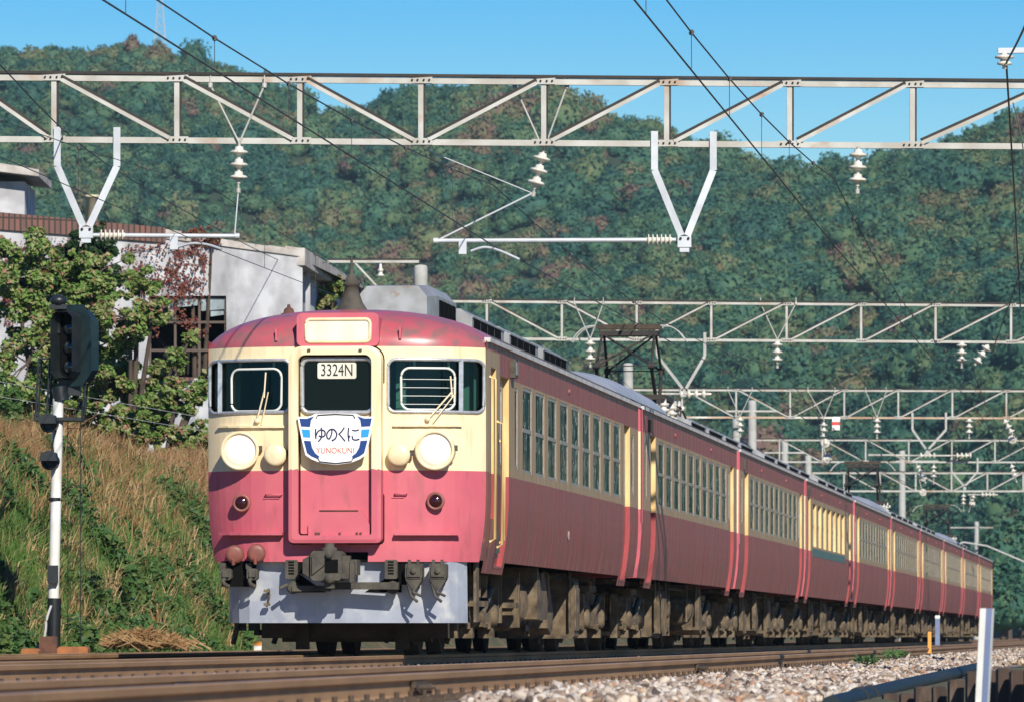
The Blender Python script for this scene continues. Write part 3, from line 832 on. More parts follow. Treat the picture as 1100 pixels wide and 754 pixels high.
def pantograph(root, y):
    zt, zb = 5.16, 4.02
    m = MB()
    for s in (-1, 1):
        m.beam((s * 0.62, y - 0.95, zb), (s * 0.62, y + 0.95, zb), 0.07, 0.08)
        m.beam((-0.62, y + s * 0.95, zb), (0.62, y + s * 0.95, zb), 0.07, 0.08)
    p = m.build('pantograph', 'steel_dark', root)
    m = MB()
    for s in (-1, 1):
        for e in (-1, 1):
            knee = Vector((s * 0.44, y + e * 1.02, (zt + zb) / 2 - 0.08)); top = Vector((s * 0.42, y + e * 0.16, zt - 0.10)); foot = Vector((s * 0.46, y + e * 0.42, zb + 0.05))
            m.tube([foot, knee], 0.030, 6); m.tube([knee, top], 0.022, 6)
            m.lathe(knee - Vector((0.05, 0, 0)), (1, 0, 0), [(0, 0.05), (0.1, 0.05)], 8)
    for e in (-1, 1):
        m.tube([(-0.44, y + e * 1.02, (zt + zb) / 2 - 0.08), (0.42, y + e * 0.16, zt - 0.10)], 0.016, 6)
        m.tube([(0.44, y + e * 1.02, (zt + zb) / 2 - 0.08), (-0.42, y + e * 0.16, zt - 0.10)], 0.016, 6)
        m.tube([(-0.44, y + e * 1.02, (zt + zb) / 2 - 0.08), (0.44, y + e * 1.02, (zt + zb) / 2 - 0.08)], 0.010, 6)
    m.box(-0.47, 0.47, y - 0.2, y + 0.2, zt - 0.13, zt - 0.05)
    m.build('arm', 'steel_dark', p)
    m = MB()
    for e in (-0.16, 0.16):
        m.box(-0.52, 0.52, y + e - 0.04, y + e + 0.04, zt - 0.02, zt + 0.05)
        for s in (-1, 1):
            m.tube(smooth_pts([(s * 0.52, y + e, zt + 0.03), (s * 0.66, y + e, zt + 0.02), (s * 0.80, y + e, zt - 0.06), (s * 0.93, y + e, zt - 0.22)], 5), 0.012, 6, 1)
    m.build('collector_head', ['collector_brown', 'concrete_pole'], p)
    for s in (-1, 1):
        for e in (-0.8, 0.8):
            m = MB(); m.lathe((s * 0.62, y + e, ZR - 0.02), (0, 0, 1), [(0, .06), (.06, .06), (.07, .10), (.10, .10), (.11, .05), (.15, .05), (.16, .10), (.19, .10), (.2, .05), (.24, .05), (.25, .09), (.28, .09), (.29, .05), (.36, .04)], 14); m.build('insulator', 'porcelain', p)

def roof_gear(root, y):
    m = MB()
    m.lathe((0.05, y - 0.2, ZR - 0.05), (0, 0, 1), [(0, 0.20), (0.46, 0.20), (0.48, 0.17), (0.48, 0)], 20)
    m.build('arrester', 'cooler_silver', root)
    for i, dx in enumerate((0.35, 0.45)):
        for t in range(4):
            m = MB(); m.lathe((dx, y + 0.5 + t * 0.09 + i * 0.9, ZR + 0.32), (1, 0, 0), [(0, .04), (.03, .04), (.035, .13), (.06, .13), (.065, .04), (.1, .04), (.105, .13), (.13, .13), (.135, .04), (.2, .04)], 14); m.build('insulator', 'porcelain', root)
    m = MB(); m.lathe((0.4, y + 1.0, ZR - 0.03), (0, 0, 1), [(0, .09), (.1, .09), (.1, .05), (.3, .05)], 12)
    m.build('insulator', 'porcelain', root)
    m = MB()
    m.tube([(0.4, y - 6.0, ZR + 0.12), (0.4, y + 2.2, ZR + 0.12)], 0.02, 6); m.tube([(0.15, y + 1.2, ZR + 0.30), (0.6, y + 1.2, ZR + 0.34), (0.6, y + 2.4, ZR + 0.2)], 0.02, 6)
    m.box(-0.3, 0.6, y + 0.9, y + 1.5, ZR - 0.06, ZR + 0.10)
    m.build('cable', 'brown_dark', root)

def curtain(root, y, z0, z1, wdt, seed):
    r = random.Random(seed); m = MB(); n = 10
    top = [(HW - 0.050 + 0.014 * math.sin(i * 2.1 + seed), y + wdt * i / n) for i in range(n + 1)]
    k = r.uniform(0.35, 0.9)
    rows = []
    for t in (0, 0.3, 0.6, 1.0):
        rows.append([(x, y + (yy - y) * (1 - (1 - k) * t ** 0.7), z1 - (z1 - z0) * t) for x, yy in top])
    m.grid(rows, 0, True)
    m.build('curtain', 'curtain', root)

def end_wall(m, y, mr, mc, sgn=1):
    zs = [1.0, 1.3, 1.62, ZRC, ZCR, ZG]
    for i in range(len(zs) - 1):
        a, b = halfw(zs[i]), halfw(zs[i + 1])
        m.add([(-a, y, zs[i]), (a, y, zs[i]), (b, y, zs[i + 1]), (-b, y, zs[i + 1])], [(0, 1, 2, 3)], mr if (zs[i + 1] <= ZRC + .001 or zs[i] >= ZCR - .001) else mc)
    n = 16; aa = [math.sin(math.pi / 2 * (-1 + 2 * i / n)) for i in range(n + 1)]
    m.add([(a * HW, y, roof_z(a)) for a in aa], [tuple(range(n + 1))], mr)

BODY = ['red_side_shade', 'cream_side_shade', 'door_edge_red', 'door_edge_cream', 'red_paint', 'cream_paint']
TRAIN = LD(0, 0)
corner = Vector((-0.274, 67.0, 0))
U = Vector((math.cos(TH), math.sin(TH), 0)); BK = Vector((DX, DY, 0))
ORIG = corner - HW * U - 0.5 * BK           # nose centre of the lead car, on the rails
PITCH = 20.0 / 0.9948

def mid_car(name, label, seed, windows, doors, narrows, deps=0.010, green=False, wtop=2.95):
    root = thing(name, label, 'railway carriage', (0, 0, 0), TH, 'carriages of the train')
    L0, L1 = 0.0, 19.55
    ops = [(a, b, 2.03, wtop, deps) for a, b in windows] + [(a, b, 2.10, 2.9, 0.010) for a, b in narrows] + [(a, b, 0.955, 3.0, 0.062) for a, b in doors]
    m = MB()
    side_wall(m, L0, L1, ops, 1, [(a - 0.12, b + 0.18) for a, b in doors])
    side_wall(m, L0, L1, [], -1)
    end_wall(m, L0, 4, 5); end_wall(m, L1, 0, 1)
    if green:
        m.box(HW - 0.01, HW + 0.004, windows[0][0] - .15, windows[-1][1] + .2, 1.83, 1.99, 6)
    m.box(HW - 0.012, HW + 0.012, L0, L0 + 0.03, 1.75, ZG, 4)
    # vent covers on the upper panel
    for y in (6.0, 13.4):
        m.lathe((HW - 0.01, y, 3.13), (1, 0, 0), [(0, 0.035), (0.03, 0.035), (0.03, 0)], 10, 0)
    for dy in range(4):
        m.tube([(HW - 0.005, doors[0][0] - .5 + dy * 0.01, 3.0)] * 2, 0.001, 3)
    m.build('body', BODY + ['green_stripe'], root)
    m = MB(); roof(m, L0, L1); rf = m.build('roof', 'roof_grey', root)
    m = MB(); m.box(HW - 0.03, HW + 0.035, L0, L1, ZG - 0.012, ZG + 0.035); m.build('gutter', 'gutter', rf)
    m = MB(); m.box(-0.95, 0.95, L0 + .1, L1 - .1, 1.05, 3.3); m.build('interior', 'interior', root)
    for i, (a, b) in enumerate(windows): win_part(root, a, b, 2.03, wtop, deps)
    for a, b in narrows: win_part(root, a, b, 2.10, 2.9, 0.010, False)
    for a, b in doors: door_part(root, a, b, 0.062)
    m = MB(); y = doors[0][0] - 0.30; m.box(HW - 0.01, HW + 0.05, y, y + 0.22, 3.03, 3.20); m.build('marker_light', ['coupler_grey'], root)
    bogie(root, 3.0); bogie(root, 16.6)
    equipment(root, 5.2, 14.5, seed)
    # gangway bellows and coupler
    m = MB(); m.box(-0.55, 0.55, -0.50, 0.0, 1.2, 3.2); m.build('gangway', 'rubber', root)
    m = MB(); m.box(-0.15, 0.15, -0.55, 0.1, 0.72, 0.98); m.box(0.5, 0.58, -0.45, 0.05, 0.6, 0.95)
    m.tube(smooth_pts([(0.8, 0.05, 1.0), (0.8, -0.15, 0.62), (0.8, -0.35, 0.62), (0.8, -0.52, 0.95)], 6), 0.035, 6)
    m.build('coupler', 'brown_dust', root)
    return root

W10 = [(2.95 + 1.45 * k, 3.95 + 1.45 * k) for k in range(10)]
D2 = [(1.5, 2.42), (17.98, 18.75)]
def place(car, k):
    s = 0.5 + PITCH * k + 0.0
    car.location = ORIG + BK * s

ORD = {1: 'second', 2: 'third', 3: 'fourth', 4: 'fifth', 5: 'sixth', 6: 'seventh', 7: 'eighth', 8: 'ninth', 9: 'tenth'}
car2 = mid_car('pantograph_carriage', 'second carriage from the front, red and cream with a raised diamond pantograph near its rear', 3, W10, D2, [(0.55, 0.9), (17.5, 17.78)])
m = MB()
# long raised rounded roof cover ahead of the pantograph
rows = []
for i in range(25):
    t = i / 24; y = 1.6 + 11.6 * t; s = max(0.0, 1 - abs(2 * t - 1) ** 5) ** 0.5
    rows.append([((0.98 + 0.02 * s) * math.sin(R(a)) , y, ZR - 0.32 + (0.06 + 0.62 * s) * math.cos(R(a)) ** 0.75) for a in np.linspace(-88, 88, 15)])
m.grid(rows, 0, True); m.build('roof_cover', 'cooler_cover', car2)
pantograph(car2, 15.6); roof_gear(car2, 17.4)
for i, (a, b) in enumerate(W10): curtain(car2, a + 0.06, 2.05, 2.92, 0.26, 40 + i)
place(car2, 1)
car3 = mid_car('carriage', 'third carriage from the front, plain red and cream behind the pantograph carriage', 8, W10, D2, [(0.55, 0.9), (17.5, 17.78)])
for k in range(4): cooler(car3, 1.6 + k * 4.3, 3.6, 0.55, 0.30)
place(car3, 2)
WG = [(2.6 + 1.95 * k, 3.9 + 1.95 * k) for k in range(7)]
car4 = mid_car('carriage', 'fourth carriage from the front, with a pale green stripe below its windows', 15, WG, [(1.0, 1.75), (17.6, 18.4)], [(16.6, 16.9)], deps=0.06, green=True, wtop=2.9)
for k in range(4): cooler(car4, 1.6 + k * 4.3, 3.6, 0.55, 0.30)
place(car4, 3)
for k in range(4, 10):
    src = car2 if k in (5, 8) else car3
    c = copy_tree(src)
    c['label'] = ('%s carriage from the front, %s' % (ORD[k], {4: 'right behind the green striped carriage', 5: 'with the second raised pantograph of the train', 6: 'following the far pantograph carriage',
                  7: 'small and distant above the orange marker post', 8: 'carrying the farthest pantograph of the train', 9: 'last and smallest of the train beside the white post'}[k]))
    place(c, k)

# ---- lead car
lead = thing('driving_carriage', 'leading driving carriage with rose red and cream rounded cab front and two big headlamps', 'railway carriage', ORIG, TH, 'carriages of the train')
def plan(x): return 0.5 * (min(abs(x), HW) / HW) ** 4
def plan_n(x):
    d = 2.0 * (abs(x) / HW) ** 3 / HW * (1 if x > 0 else -1)
    n = Vector((d, -1, 0)); return n.normalized()
def lean(z):           # the front leans back a little above the waist, the dome is handled on its own
    return 0.03 * max(0, z - 2.45)
def NP(x, z, off=0.0):
    w = halfw(z) / HW
    n = plan_n(x)
    return Vector((x * w + n.x * off, plan(x) + lean(z) + n.y * off, z))
def F(px, py):
    """front-face coordinates (x, z) of a photo pixel"""
    x, z = 0.0, 2.0
    for _ in range(30):
        p = NP(x, z)
        wp = ORIG + U * p.x + BK * p.y
        D = wp.y
        x += ((px - 550) * D / FPX - wp.x) * 0.6
        x = max(-HW * 1.02, min(HW * 1.02, x))
        z = ZC + (683 - py) * D / FPX
    return x, z

WR = (F(417, 415)[0], 1.452); WL = (-1.452, F(311.5, 415)[0])
WZ = (F(460, 442)[1], F(460, 386)[1])
DRX = (F(313, 450)[0], F(410, 450)[0])
OPEN = [(WR[0], WR[1], WZ[0], WZ[1]), (WL[0], WL[1], WZ[0], WZ[1])]
m = MB()
xs = sorted(set([-HW, -1.46, -1.42, -1.38, -1.33, -1.26, -1.18, -1.08, -0.96, -0.8, -0.6, -0.3, 0, 0.3, 0.6, 0.8, 0.96, 1.08, 1.18, 1.26, 1.33, 1.38, 1.42, 1.46, HW, WR[0], WR[1], WL[0], WL[1]]))
zs = sorted(set([0.98, 1.08, 1.2, 1.35, 1.5, 1.7, ZRC, 2.2, WZ[0], 2.8, WZ[1], 3.23]))
for i in range(len(xs) - 1):
    for j in range(len(zs) - 1):
        xc, zc = (xs[i] + xs[i + 1]) / 2, (zs[j] + zs[j + 1]) / 2
        if any(o[0] < xc < o[1] and o[2] < zc < o[3] for o in OPEN): continue
        if zc < 1.2 and abs(xc) < 0.3 and zs[j] < 1.08: continue
        m.add([NP(xs[i], zs[j]), NP(xs[i + 1], zs[j]), NP(xs[i + 1], zs[j + 1]), NP(xs[i], zs[j + 1])], [(0, 1, 2, 3)], 4 if zc < ZRC else 5, False)
# dome
rows = []
NA = 14
for i in range(NA + 1):
    ph = math.pi / 2 * i / NA
    rows.append([Vector((x, plan(x) + lean(3.23) + 0.95 * (1 - math.cos(ph)) * (1 - 0.35 * abs(x / HW) ** 3), 3.23 + (roof_z(x / HW) - 3.23) * math.sin(ph) ** 0.9)) for x in xs])
rows.append([Vector((x, 1.62, roof_z(x / HW))) for x in xs])
m.grid(rows, 6, True)
# sides
DOOR1 = (1.95, 2.85); DOOR2 = (17.75, 18.7); CREW = (1.02, 1.52)
W9 = [(4.37 + 1.475 * k, 5.37 + 1.475 * k) for k in range(9)]
ops = [(a, b, 2.02, 2.97, 0.010) for a, b in W9] + [(3.50, 3.80, 2.05, 2.93, 0.010), (18.95, 19.3, 2.10, 2.9, 0.010)] + [(*DOOR1, 0.955, 3.0, 0.062), (*DOOR2, 0.955, 3.0, 0.062), (*CREW, 1.45, 3.05, 0.07)]
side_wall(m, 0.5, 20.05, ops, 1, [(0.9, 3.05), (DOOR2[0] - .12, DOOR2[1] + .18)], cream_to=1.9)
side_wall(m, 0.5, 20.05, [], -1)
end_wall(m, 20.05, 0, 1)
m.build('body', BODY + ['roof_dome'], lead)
m = MB(); roof(m, 1.62, 20.05); rf = m.build('roof', 'roof_grey', lead)
m = MB(); m.box(HW - 0.03, HW + 0.035, 0.62, 20.05, ZG - 0.012, ZG + 0.035); m.build('gutter', 'gutter', rf)
m = MB(); m.box(-0.95, 0.95, 3.0, 19.9, 1.05, 3.3); m.build('interior', 'interior', lead)
for a, b in W9: win_part(lead, a, b, 2.02, 2.97, 0.010)
win_part(lead, 3.50, 3.80, 2.05, 2.93, 0.010, False); win_part(lead, 18.95, 19.3, 2.10, 2.9, 0.010, False)
door_part(lead, *DOOR1, 0.062); door_part(lead, *DOOR2, 0.062)
for i, (a, b) in enumerate(W9):
    curtain(lead, a + 0.05, 2.04, 2.94, 0.26, 60 + i); curtain(lead, b - 0.30, 2.04, 2.94, 0.25, 80 + i)
# crew door and its handrails
m = MB(); x = HW - 0.07
for (za, zb, mi) in ((1.45, ZRC, 0), (ZRC, 2.3, 1), (2.3, 2.95, 2), (2.95, 3.05, 1)):
    m.add([(halfw(za) - .07, CREW[0], za), (halfw(za) - .07, CREW[1], za), (halfw(zb) - .07, CREW[1], zb), (halfw(zb) - .07, CREW[0], zb)], [(0, 1, 2, 3)], mi)
m.build('crew_door', ['red_side_shade', 'cream_side_shade', 'door_glass'], lead)
m = MB()
for y, z0, z1 in ((0.86, 1.2, 2.95), (1.60, 1.15, 2.5), (1.78, 1.2, 2.3)):
    m.tube([(HW + 0.0, y, z0), (HW + 0.06, y, z0 + 0.03), (HW + 0.06, y, z1 - 0.03), (HW, y, z1)], 0.016, 7, 0)
m.build('handrail', 'door_edge_cream', lead)
m = MB(); m.box(HW - 0.01, HW + 0.06, 3.0, 3.25, 3.02, 3.22); m.box(HW + 0.061, HW + 0.066, 3.03, 3.22, 3.05, 3.19, 1); m.build('marker_light', ['coupler_grey', 'dusty_pane'], lead)
m = MB(); m.lathe((HW - 0.01, 9.9, 3.13), (1, 0, 0), [(0, 0.035), (0.03, 0.035), (0.03, 0)], 10); m.build('vent', 'red_side_shade', lead)
RSIDE = Matrix(((0, 0, 1, 0), (1, 0, 0, 0), (0, 1, 0, 0), (0, 0, 0, 1)))     # text plane on the right-hand side
text_mesh('451', 0.15, 'faded_white', 'lettering', lead, Matrix.Translation((halfw(1.4) + 0.012, 9.9, 1.40)) @ RSIDE, 0.9)

# ---- cab windows, frames, interior
def cab_window(x0, x1, name):
    m = MB(); n = 14; r = 0.075
    X = [x0 + (x1 - x0) * i / n for i in range(n + 1)]
    m.grid([[NP(x, z, -0.03) for x in X] for z in (WZ[0], WZ[1])], 0, True)
    g = None
    ring = [NP(x, z, 0.004) for x, z in rrect(x0, x1, WZ[0], WZ[1], r, 6)]
    # the straight runs follow the curved front
    pts = []
    rr = rrect(x0, x1, WZ[0], WZ[1], r, 6)
    for i in range(len(rr)):
        a, b = rr[i], rr[(i + 1) % len(rr)]
        k = 10 if abs(a[0] - b[0]) > 0.2 else (4 if abs(a[1] - b[1]) > 0.2 else 1)
        for j in range(k):
            pts.append(NP(a[0] + (b[0] - a[0]) * j / k, a[1] + (b[1] - a[1]) * j / k, 0.004))
    f = MB(); f.tube(pts, 0.019, 8, closed=True)
    # painted corner fillets outside the rounded frame
    for cx, cz, sx, sz in ((x0, WZ[0], 1, 1), (x1, WZ[0], -1, 1), (x1, WZ[1], -1, -1), (x0, WZ[1], 1, -1)):
        arc = [(cx + sx * r - sx * r * math.sin(R(a)), cz + sz * r - sz * r * math.cos(R(a))) for a in range(0, 91, 18)]
        f.add([NP(cx, cz, 0.0)] + [NP(a, b, 0.0) for a, b in arc], [(0, i, i + 1) for i in range(1, len(arc))], 1)
    w = f.build(name, ['silver_trim', 'cream_paint'], lead)
    m.build('pane', 'cab_glass', w)
    return w
wr = cab_window(*WR, 'cab_window'); wl = cab_window(*WL, 'cab_window')
for w, px0 in ((wr, 495.5), (wl, 236.5)):
    x = F(px0, 415)[0]
    m = MB(); m.beam(NP(x, WZ[0], 0.0), NP(x, WZ[1], 0.0), 0.045, 0.04, 0, Vector((0, 1, 0))); m.build('pillar', 'silver_trim', w)
def guard(w, pxa, pya, pxb, pyb, wires):
    x0, z1 = F(pxa, pya); x1, z0 = F(pxb, pyb)
    m = MB(); m.tube([NP(x, z, -0.012) for x, z in rrect(x0, x1, z0, z1, 0.09, 6)], 0.014, 6, closed=True)
    if wires:
        for k in range(4):
            z = z1 - (z1 - z0) * (0.27 + 0.2 * k); m.tube([NP(x0, z, -0.015), NP((x0 + x1) / 2, z, -0.015), NP(x1, z, -0.015)], 0.004, 5)
    m.build('defroster_frame', 'guard_white', w)
guard(wr, 431, 395, 489, 440, True); guard(wl, 248, 397, 302, 441, False)
# cab interior: floor, rear wall, desk, window pillars, sunlit side posts
m = MB()
m.box(-1.4, 1.4, 2.55, 2.6, 1.1, 3.3, 1); m.box(-1.38, 1.38, 0.62, 2.55, 1.05, 1.1, 1); m.box(-1.3, 1.3, 0.55, 2.55, 3.3, 3.34, 0)
for s in (-1, 1):
    m.box(s * 1.34 - 0.012, s * 1.34 + 0.012, 0.66, 2.55, 1.1, 3.25, 0)
    m.box(s * 1.22 - 0.05, s * 1.22 + 0.05, 0.75, 0.86, 2.3, 3.3, 0)
    m.box(s * 0.58 - 0.04, s * 0.58 + 0.06, 0.35, 0.45, 2.2, 3.3, 0)
m.box(0.55, 1.2, 0.5, 0.85, 1.1, 2.5, 0); m.box(-1.2, -0.55, 0.5, 0.85, 1.1, 2.45, 0)
m.box(0.8, 1.15, 1.5, 1.65, 1.5, 2.75, 2); m.box(-0.75, -0.5, 0.8, 0.9, 2.45, 2.62, 2)
for px_ in (444, 481, 257, 293): 
    x = F(px_, 390)[0]; m.box(x - .012, x + .012, plan(x) + .10, plan(x) + .13, 3.0, 3.12, 3)
m.build('cab_interior', ['cab_green', 'cab_dark', 'seat_blue', 'guard_white'], lead)
m = MB()
# wipers
def wiper(px0, py0, px1, py1, px2, py2):
    a, b, c = (NP(*F(px0, py0), 0.03), NP(*F(px1, py1), 0.055), NP(*F(px2, py2), 0.045))
    m = MB(); m.lathe(NP(*F(px0, py0), 0.0), plan_n(F(px0, py0)[0]), [(0, 0.03), (0.035, 0.028), (0.05, 0.015), (0.05, 0)], 10)
    m.tube([a, b], 0.010, 6); o = Vector((0.05, 0, -0.04)); m.tube([a + o, b + Vector((0.04, 0, -0.01))], 0.007, 6)
    m.tube([b + (b - c) * 0.35, c], 0.009, 6); m.build('wiper', 'wiper_cream', lead)
wiper(277, 452, 286, 420, 287, 400); wiper(459, 450, 483, 421, 482, 404)

# ---- gangway door in its raised frame
def ring_strip(mb, outer, inner, mi=0):
    n = len(outer); mb.add(outer + inner, [(i, (i + 1) % n, n + (i + 1) % n, n + i) for i in range(n)], mi)
dx0, dz1 = F(313, 373); dx1, dz0 = F(410.5, 583)
def arch(x0, x1, z0, z1, rt, rb, n=6):
    out = []
    for cx, cz, a0, r in ((x1 - rt, z1 - rt, 0, rt), (x0 + rt, z1 - rt, 90, rt), (x0 + rb, z0 + rb, 180, rb), (x1 - rb, z0 + rb, 270, rb)):
        for i in range(n + 1):
            a = R(a0 + 90 * i / n); out.append((cx + r * math.cos(a), cz + r * math.sin(a)))
    return out
FD = 0.20      # how far the frame stands proud
def split_faces(mb, outer2, inner2, yo, yi, mi_top, mi_bot):
    n = len(outer2)
    for i in range(n):
        j = (i + 1) % n; k = 1
        a, b, c, d = outer2[i], outer2[j], inner2[j], inner2[i]
        segs = [(0, 1)]
        if (a[1] - ZRC) * (b[1] - ZRC) < 0:
            t = (ZRC - a[1]) / (b[1] - a[1]); segs = [(0, t), (t, 1)]
        for t0, t1 in segs:
            L_ = lambda p, q_, t: (p[0] + (q_[0] - p[0]) * t, p[1] + (q_[1] - p[1]) * t)
            a2, b2, c2, d2 = L_(a, b, t0), L_(a, b, t1), L_(d, c, t1), L_(d, c, t0)
            zc = (a2[1] + b2[1]) / 2
            mb.add([(a2[0], yo, a2[1]), (b2[0], yo, b2[1]), (c2[0], yi, c2[1]), (d2[0], yi, d2[1])], [(0, 1, 2, 3)], mi_top if zc > ZRC else mi_bot)
m = MB()
po = arch(dx0, dx1, dz0, dz1, 0.14, 0.05); pi_ = arch(dx0 + 0.035, dx1 - 0.035, dz0 + 0.035, dz1 - 0.035, 0.11, 0.04); pj = arch(dx0 + 0.10, dx1 - 0.10, dz0 + 0.08, dz1 - 0.09, 0.075, 0.03)
split_faces(m, po, po, 0.05, -FD + 0.012, 1, 0)
split_faces(m, po, pi_, -FD + 0.012, -FD, 1, 0)
split_faces(m, pi_, pj, -FD, -FD, 1, 0)
split_faces(m, pj, pj, -FD, -FD + 0.11, 1, 0)
m.build('door_frame', ['red_paint', 'cream_paint'], lead)
m = MB(); yd = -FD + 0.10
x0, x1, z0, z1 = dx0 + 0.10, dx1 - 0.10, dz0 + 0.08, dz1 - 0.09
m.add([(x0, yd, z0), (x1, yd, z0), (x1, yd, ZRC), (x0, yd, ZRC)], [(0, 1, 2, 3)], 0)
m.add([(x0, yd, ZRC), (x1, yd, ZRC), (x1, yd, z1), (x0, yd, z1)], [(0, 1, 2, 3)], 1)
gd_ = m.build('gangway_door', ['red_paint', 'cream_paint'], lead)
m = MB(); so = arch(x0, x1, z0, z1, 0.075, 0.03); si = arch(x0 + 0.016, x1 - 0.016, z0 + 0.016, z1 - 0.016, 0.06, 0.02)
ring_strip(m, [(a, yd - 0.006, b) for a, b in so], [(a, yd - 0.006, b) for a, b in si]); m.build('seal_shadow_line', 'black', gd_)  # black ring: door gap, with the frame's inner shadow line put in
m = MB(); so = arch(dx0 - 0.022, dx1 + 0.012, dz0 - 0.012, dz1 + 0.016, 0.15, 0.05); si = arch(dx0 + 0.002, dx1 - 0.002, dz0 + 0.002, dz1 - 0.002, 0.14, 0.05)
ring_strip(m, [(a, plan(a) + lean(b) - 0.004, b) for a, b in so], [(a, plan(a) + lean(b) - 0.004, b) for a, b in si]); m.build('seal_shadow_line', 'black', lead)  # black ring paints the raised frame's cast shadow, widest at left
# window of that door
gx0, gz1 = F(326.5, 386.5); gx1, gz0 = F(402, 443)
m = MB(); yw = yd - 0.012
rr = rrect(gx0, gx1, gz0, gz1, 0.075, 7); n = len(rr)
m.add([(a, yw, b) for a, b in rr], [tuple(range(n))])
dp = m.build('pane', 'door_glass', gd_)
m = MB(); m.tube([(a, yw - 0.004, b) for a, b in rr], 0.024, 8, closed=True); m.build('window_frame', 'silver_trim', gd_)
# raised step box at the foot of the door
sx0, sz1 = F(333, 547); sx1, sz0 = F(398, 580)
m = MB(); m.prism([(sx0, 0, sz0), (sx1, 0, sz0), (sx1, 0, sz0 + 0.16), (sx1 - 0.07, 0, sz1), (sx0 + 0.07, 0, sz1), (sx0, 0, sz0 + 0.16)], Vector((0, yd - 0.035, 0)), Vector((0, yd, 0)))
for px_ in (341, 344, 366, 384, 388):
    x = F(px_, 575)[0]; m.tube([(x, yd - 0.04, sz0 + 0.02), (x + 0.01, yd - 0.045, sz0 + 0.08)], 0.012, 6, 1)
m.box(sx0 + 0.12, sx1 - 0.12, yd - 0.045, yd - 0.035, sz1 - 0.02, sz1 - 0.008, 1)
m.build('step_plate', ['red_paint', 'rust_box'], gd_)
# train number plate behind/at the glass
nx0, nz1 = F(343, 390); nx1, nz0 = F(384.5, 407)
m = MB(); m.prism([(a, 0, b) for a, b in rrect(nx0, nx1, nz0, nz1, 0.02, 3)], Vector((0, yw - 0.012, 0)), Vector((0, yw - 0.004, 0))); nb = m.build('number_plate', 'destination_white', lead)
FRONT = Matrix(((1, 0, 0, 0), (0, 0, -1, 0), (0, 1, 0, 0), (0, 0, 0, 1)))
text_mesh('3324N', 0.178, 'ink_black', 'lettering', nb, Matrix.Translation(((nx0 + nx1) / 2, yw - 0.014, (nz0 + nz1) / 2)) @ FRONT, 0.70)
# destination box above the door
bx0, bz1 = F(320, 337); bx1, bz0 = F(408, 371); ix0, iz1 = F(331.5, 345); ix1, iz0 = F(397, 366)
m = MB(); m.prism([(a, 0, b) for a, b in rrect(bx0, bx1, bz0 - 0.01, bz1, 0.06, 5)], Vector((0, -0.055, 0)), Vector((0, 0.45, 0)))
db = m.build('destination_box', 'red_paint', lead)
m = MB(); m.tube([(a, -0.058, b) for a, b in rrect(ix0 - 0.015, ix1 + 0.015, iz0 - 0.012, iz1 + 0.012, 0.045, 5)], 0.018, 8, closed=True); m.build('frame', 'lamp_rim', db)
m = MB(); rr = rrect(ix0, ix1, iz0, iz1, 0.035, 5); m.add([(a, -0.060, b) for a, b in rr], [tuple(range(len(rr)))]); m.build('blank_panel', 'destination_white', db)

# ---- lamps on the front
def headlamp(px, py, r, dep, big):
    x, z = F(px, py); o = Vector((x, plan(x) + lean(z), z))
    y1 = -dep
    ax = Vector((0, -1, 0))
    m = MB(); d = plan(x) + dep + (0.0 if big else 0.0)
    m.lathe(o + Vector((0, 0.12, 0)), ax, [(0, r * 1.0), (0.12 + dep * 0.8, r), (0.12 + dep * 0.86, r * 1.06), (0.12 + dep, r * 1.05), (0.12 + dep, r * 0.90), (0.12 + dep - 0.02, r * 0.88)], 36)
    h = m.build('headlamp' if big else 'auxiliary_lamp', 'lamp_rim', lead)
    m = MB(); k = r * (0.9 if big else 1.07)
    m.lathe(o + Vector((0, -dep + (0.03 if big else 0.0), 0)), ax, [(0, k), (0.006, k), (0.022, k * 0.75), (0.032, k * 0.4), (0.036, 0)], 36); m.build('lens', 'lamp_lens' if big else 'lamp_rim', h)
    m = MB(); m.box(x + r * 1.02, x + r * 1.02 + 0.035, o.y - dep * 0.9, o.y - dep * 0.9 + 0.05, z - 0.01, z + 0.05); m.build('clasp', 'coupler_grey', h)
headlamp(259.5, 484, 0.193, 0.15, True); headlamp(468.5, 483.5, 0.198, 0.15, True)
headlamp(297, 488.5, 0.112, 0.10, False); headlamp(429.5, 488.5, 0.112, 0.10, False)
for px_, py_ in ((260.5, 540), (468.5, 538)):
    x, z = F(px_, py_); o = Vector((x, plan(x), z))
    m = MB(); m.lathe(o + Vector((0, 0.08, 0)), (0, -1, 0), [(0, 0.086), (0.13, 0.086), (0.14, 0.097), (0.155, 0.095), (0.158, 0.068), (0.14, 0.066)], 24); t = m.build('tail_lamp', 'tail_ring', lead)
    m = MB(); m.lathe(o + Vector((0, -0.065, 0)), (0, -1, 0), [(0, 0.07), (0.012, 0.066), (0.028, 0.045), (0.034, 0)], 20); m.build('lens', 'tail_lens', t)

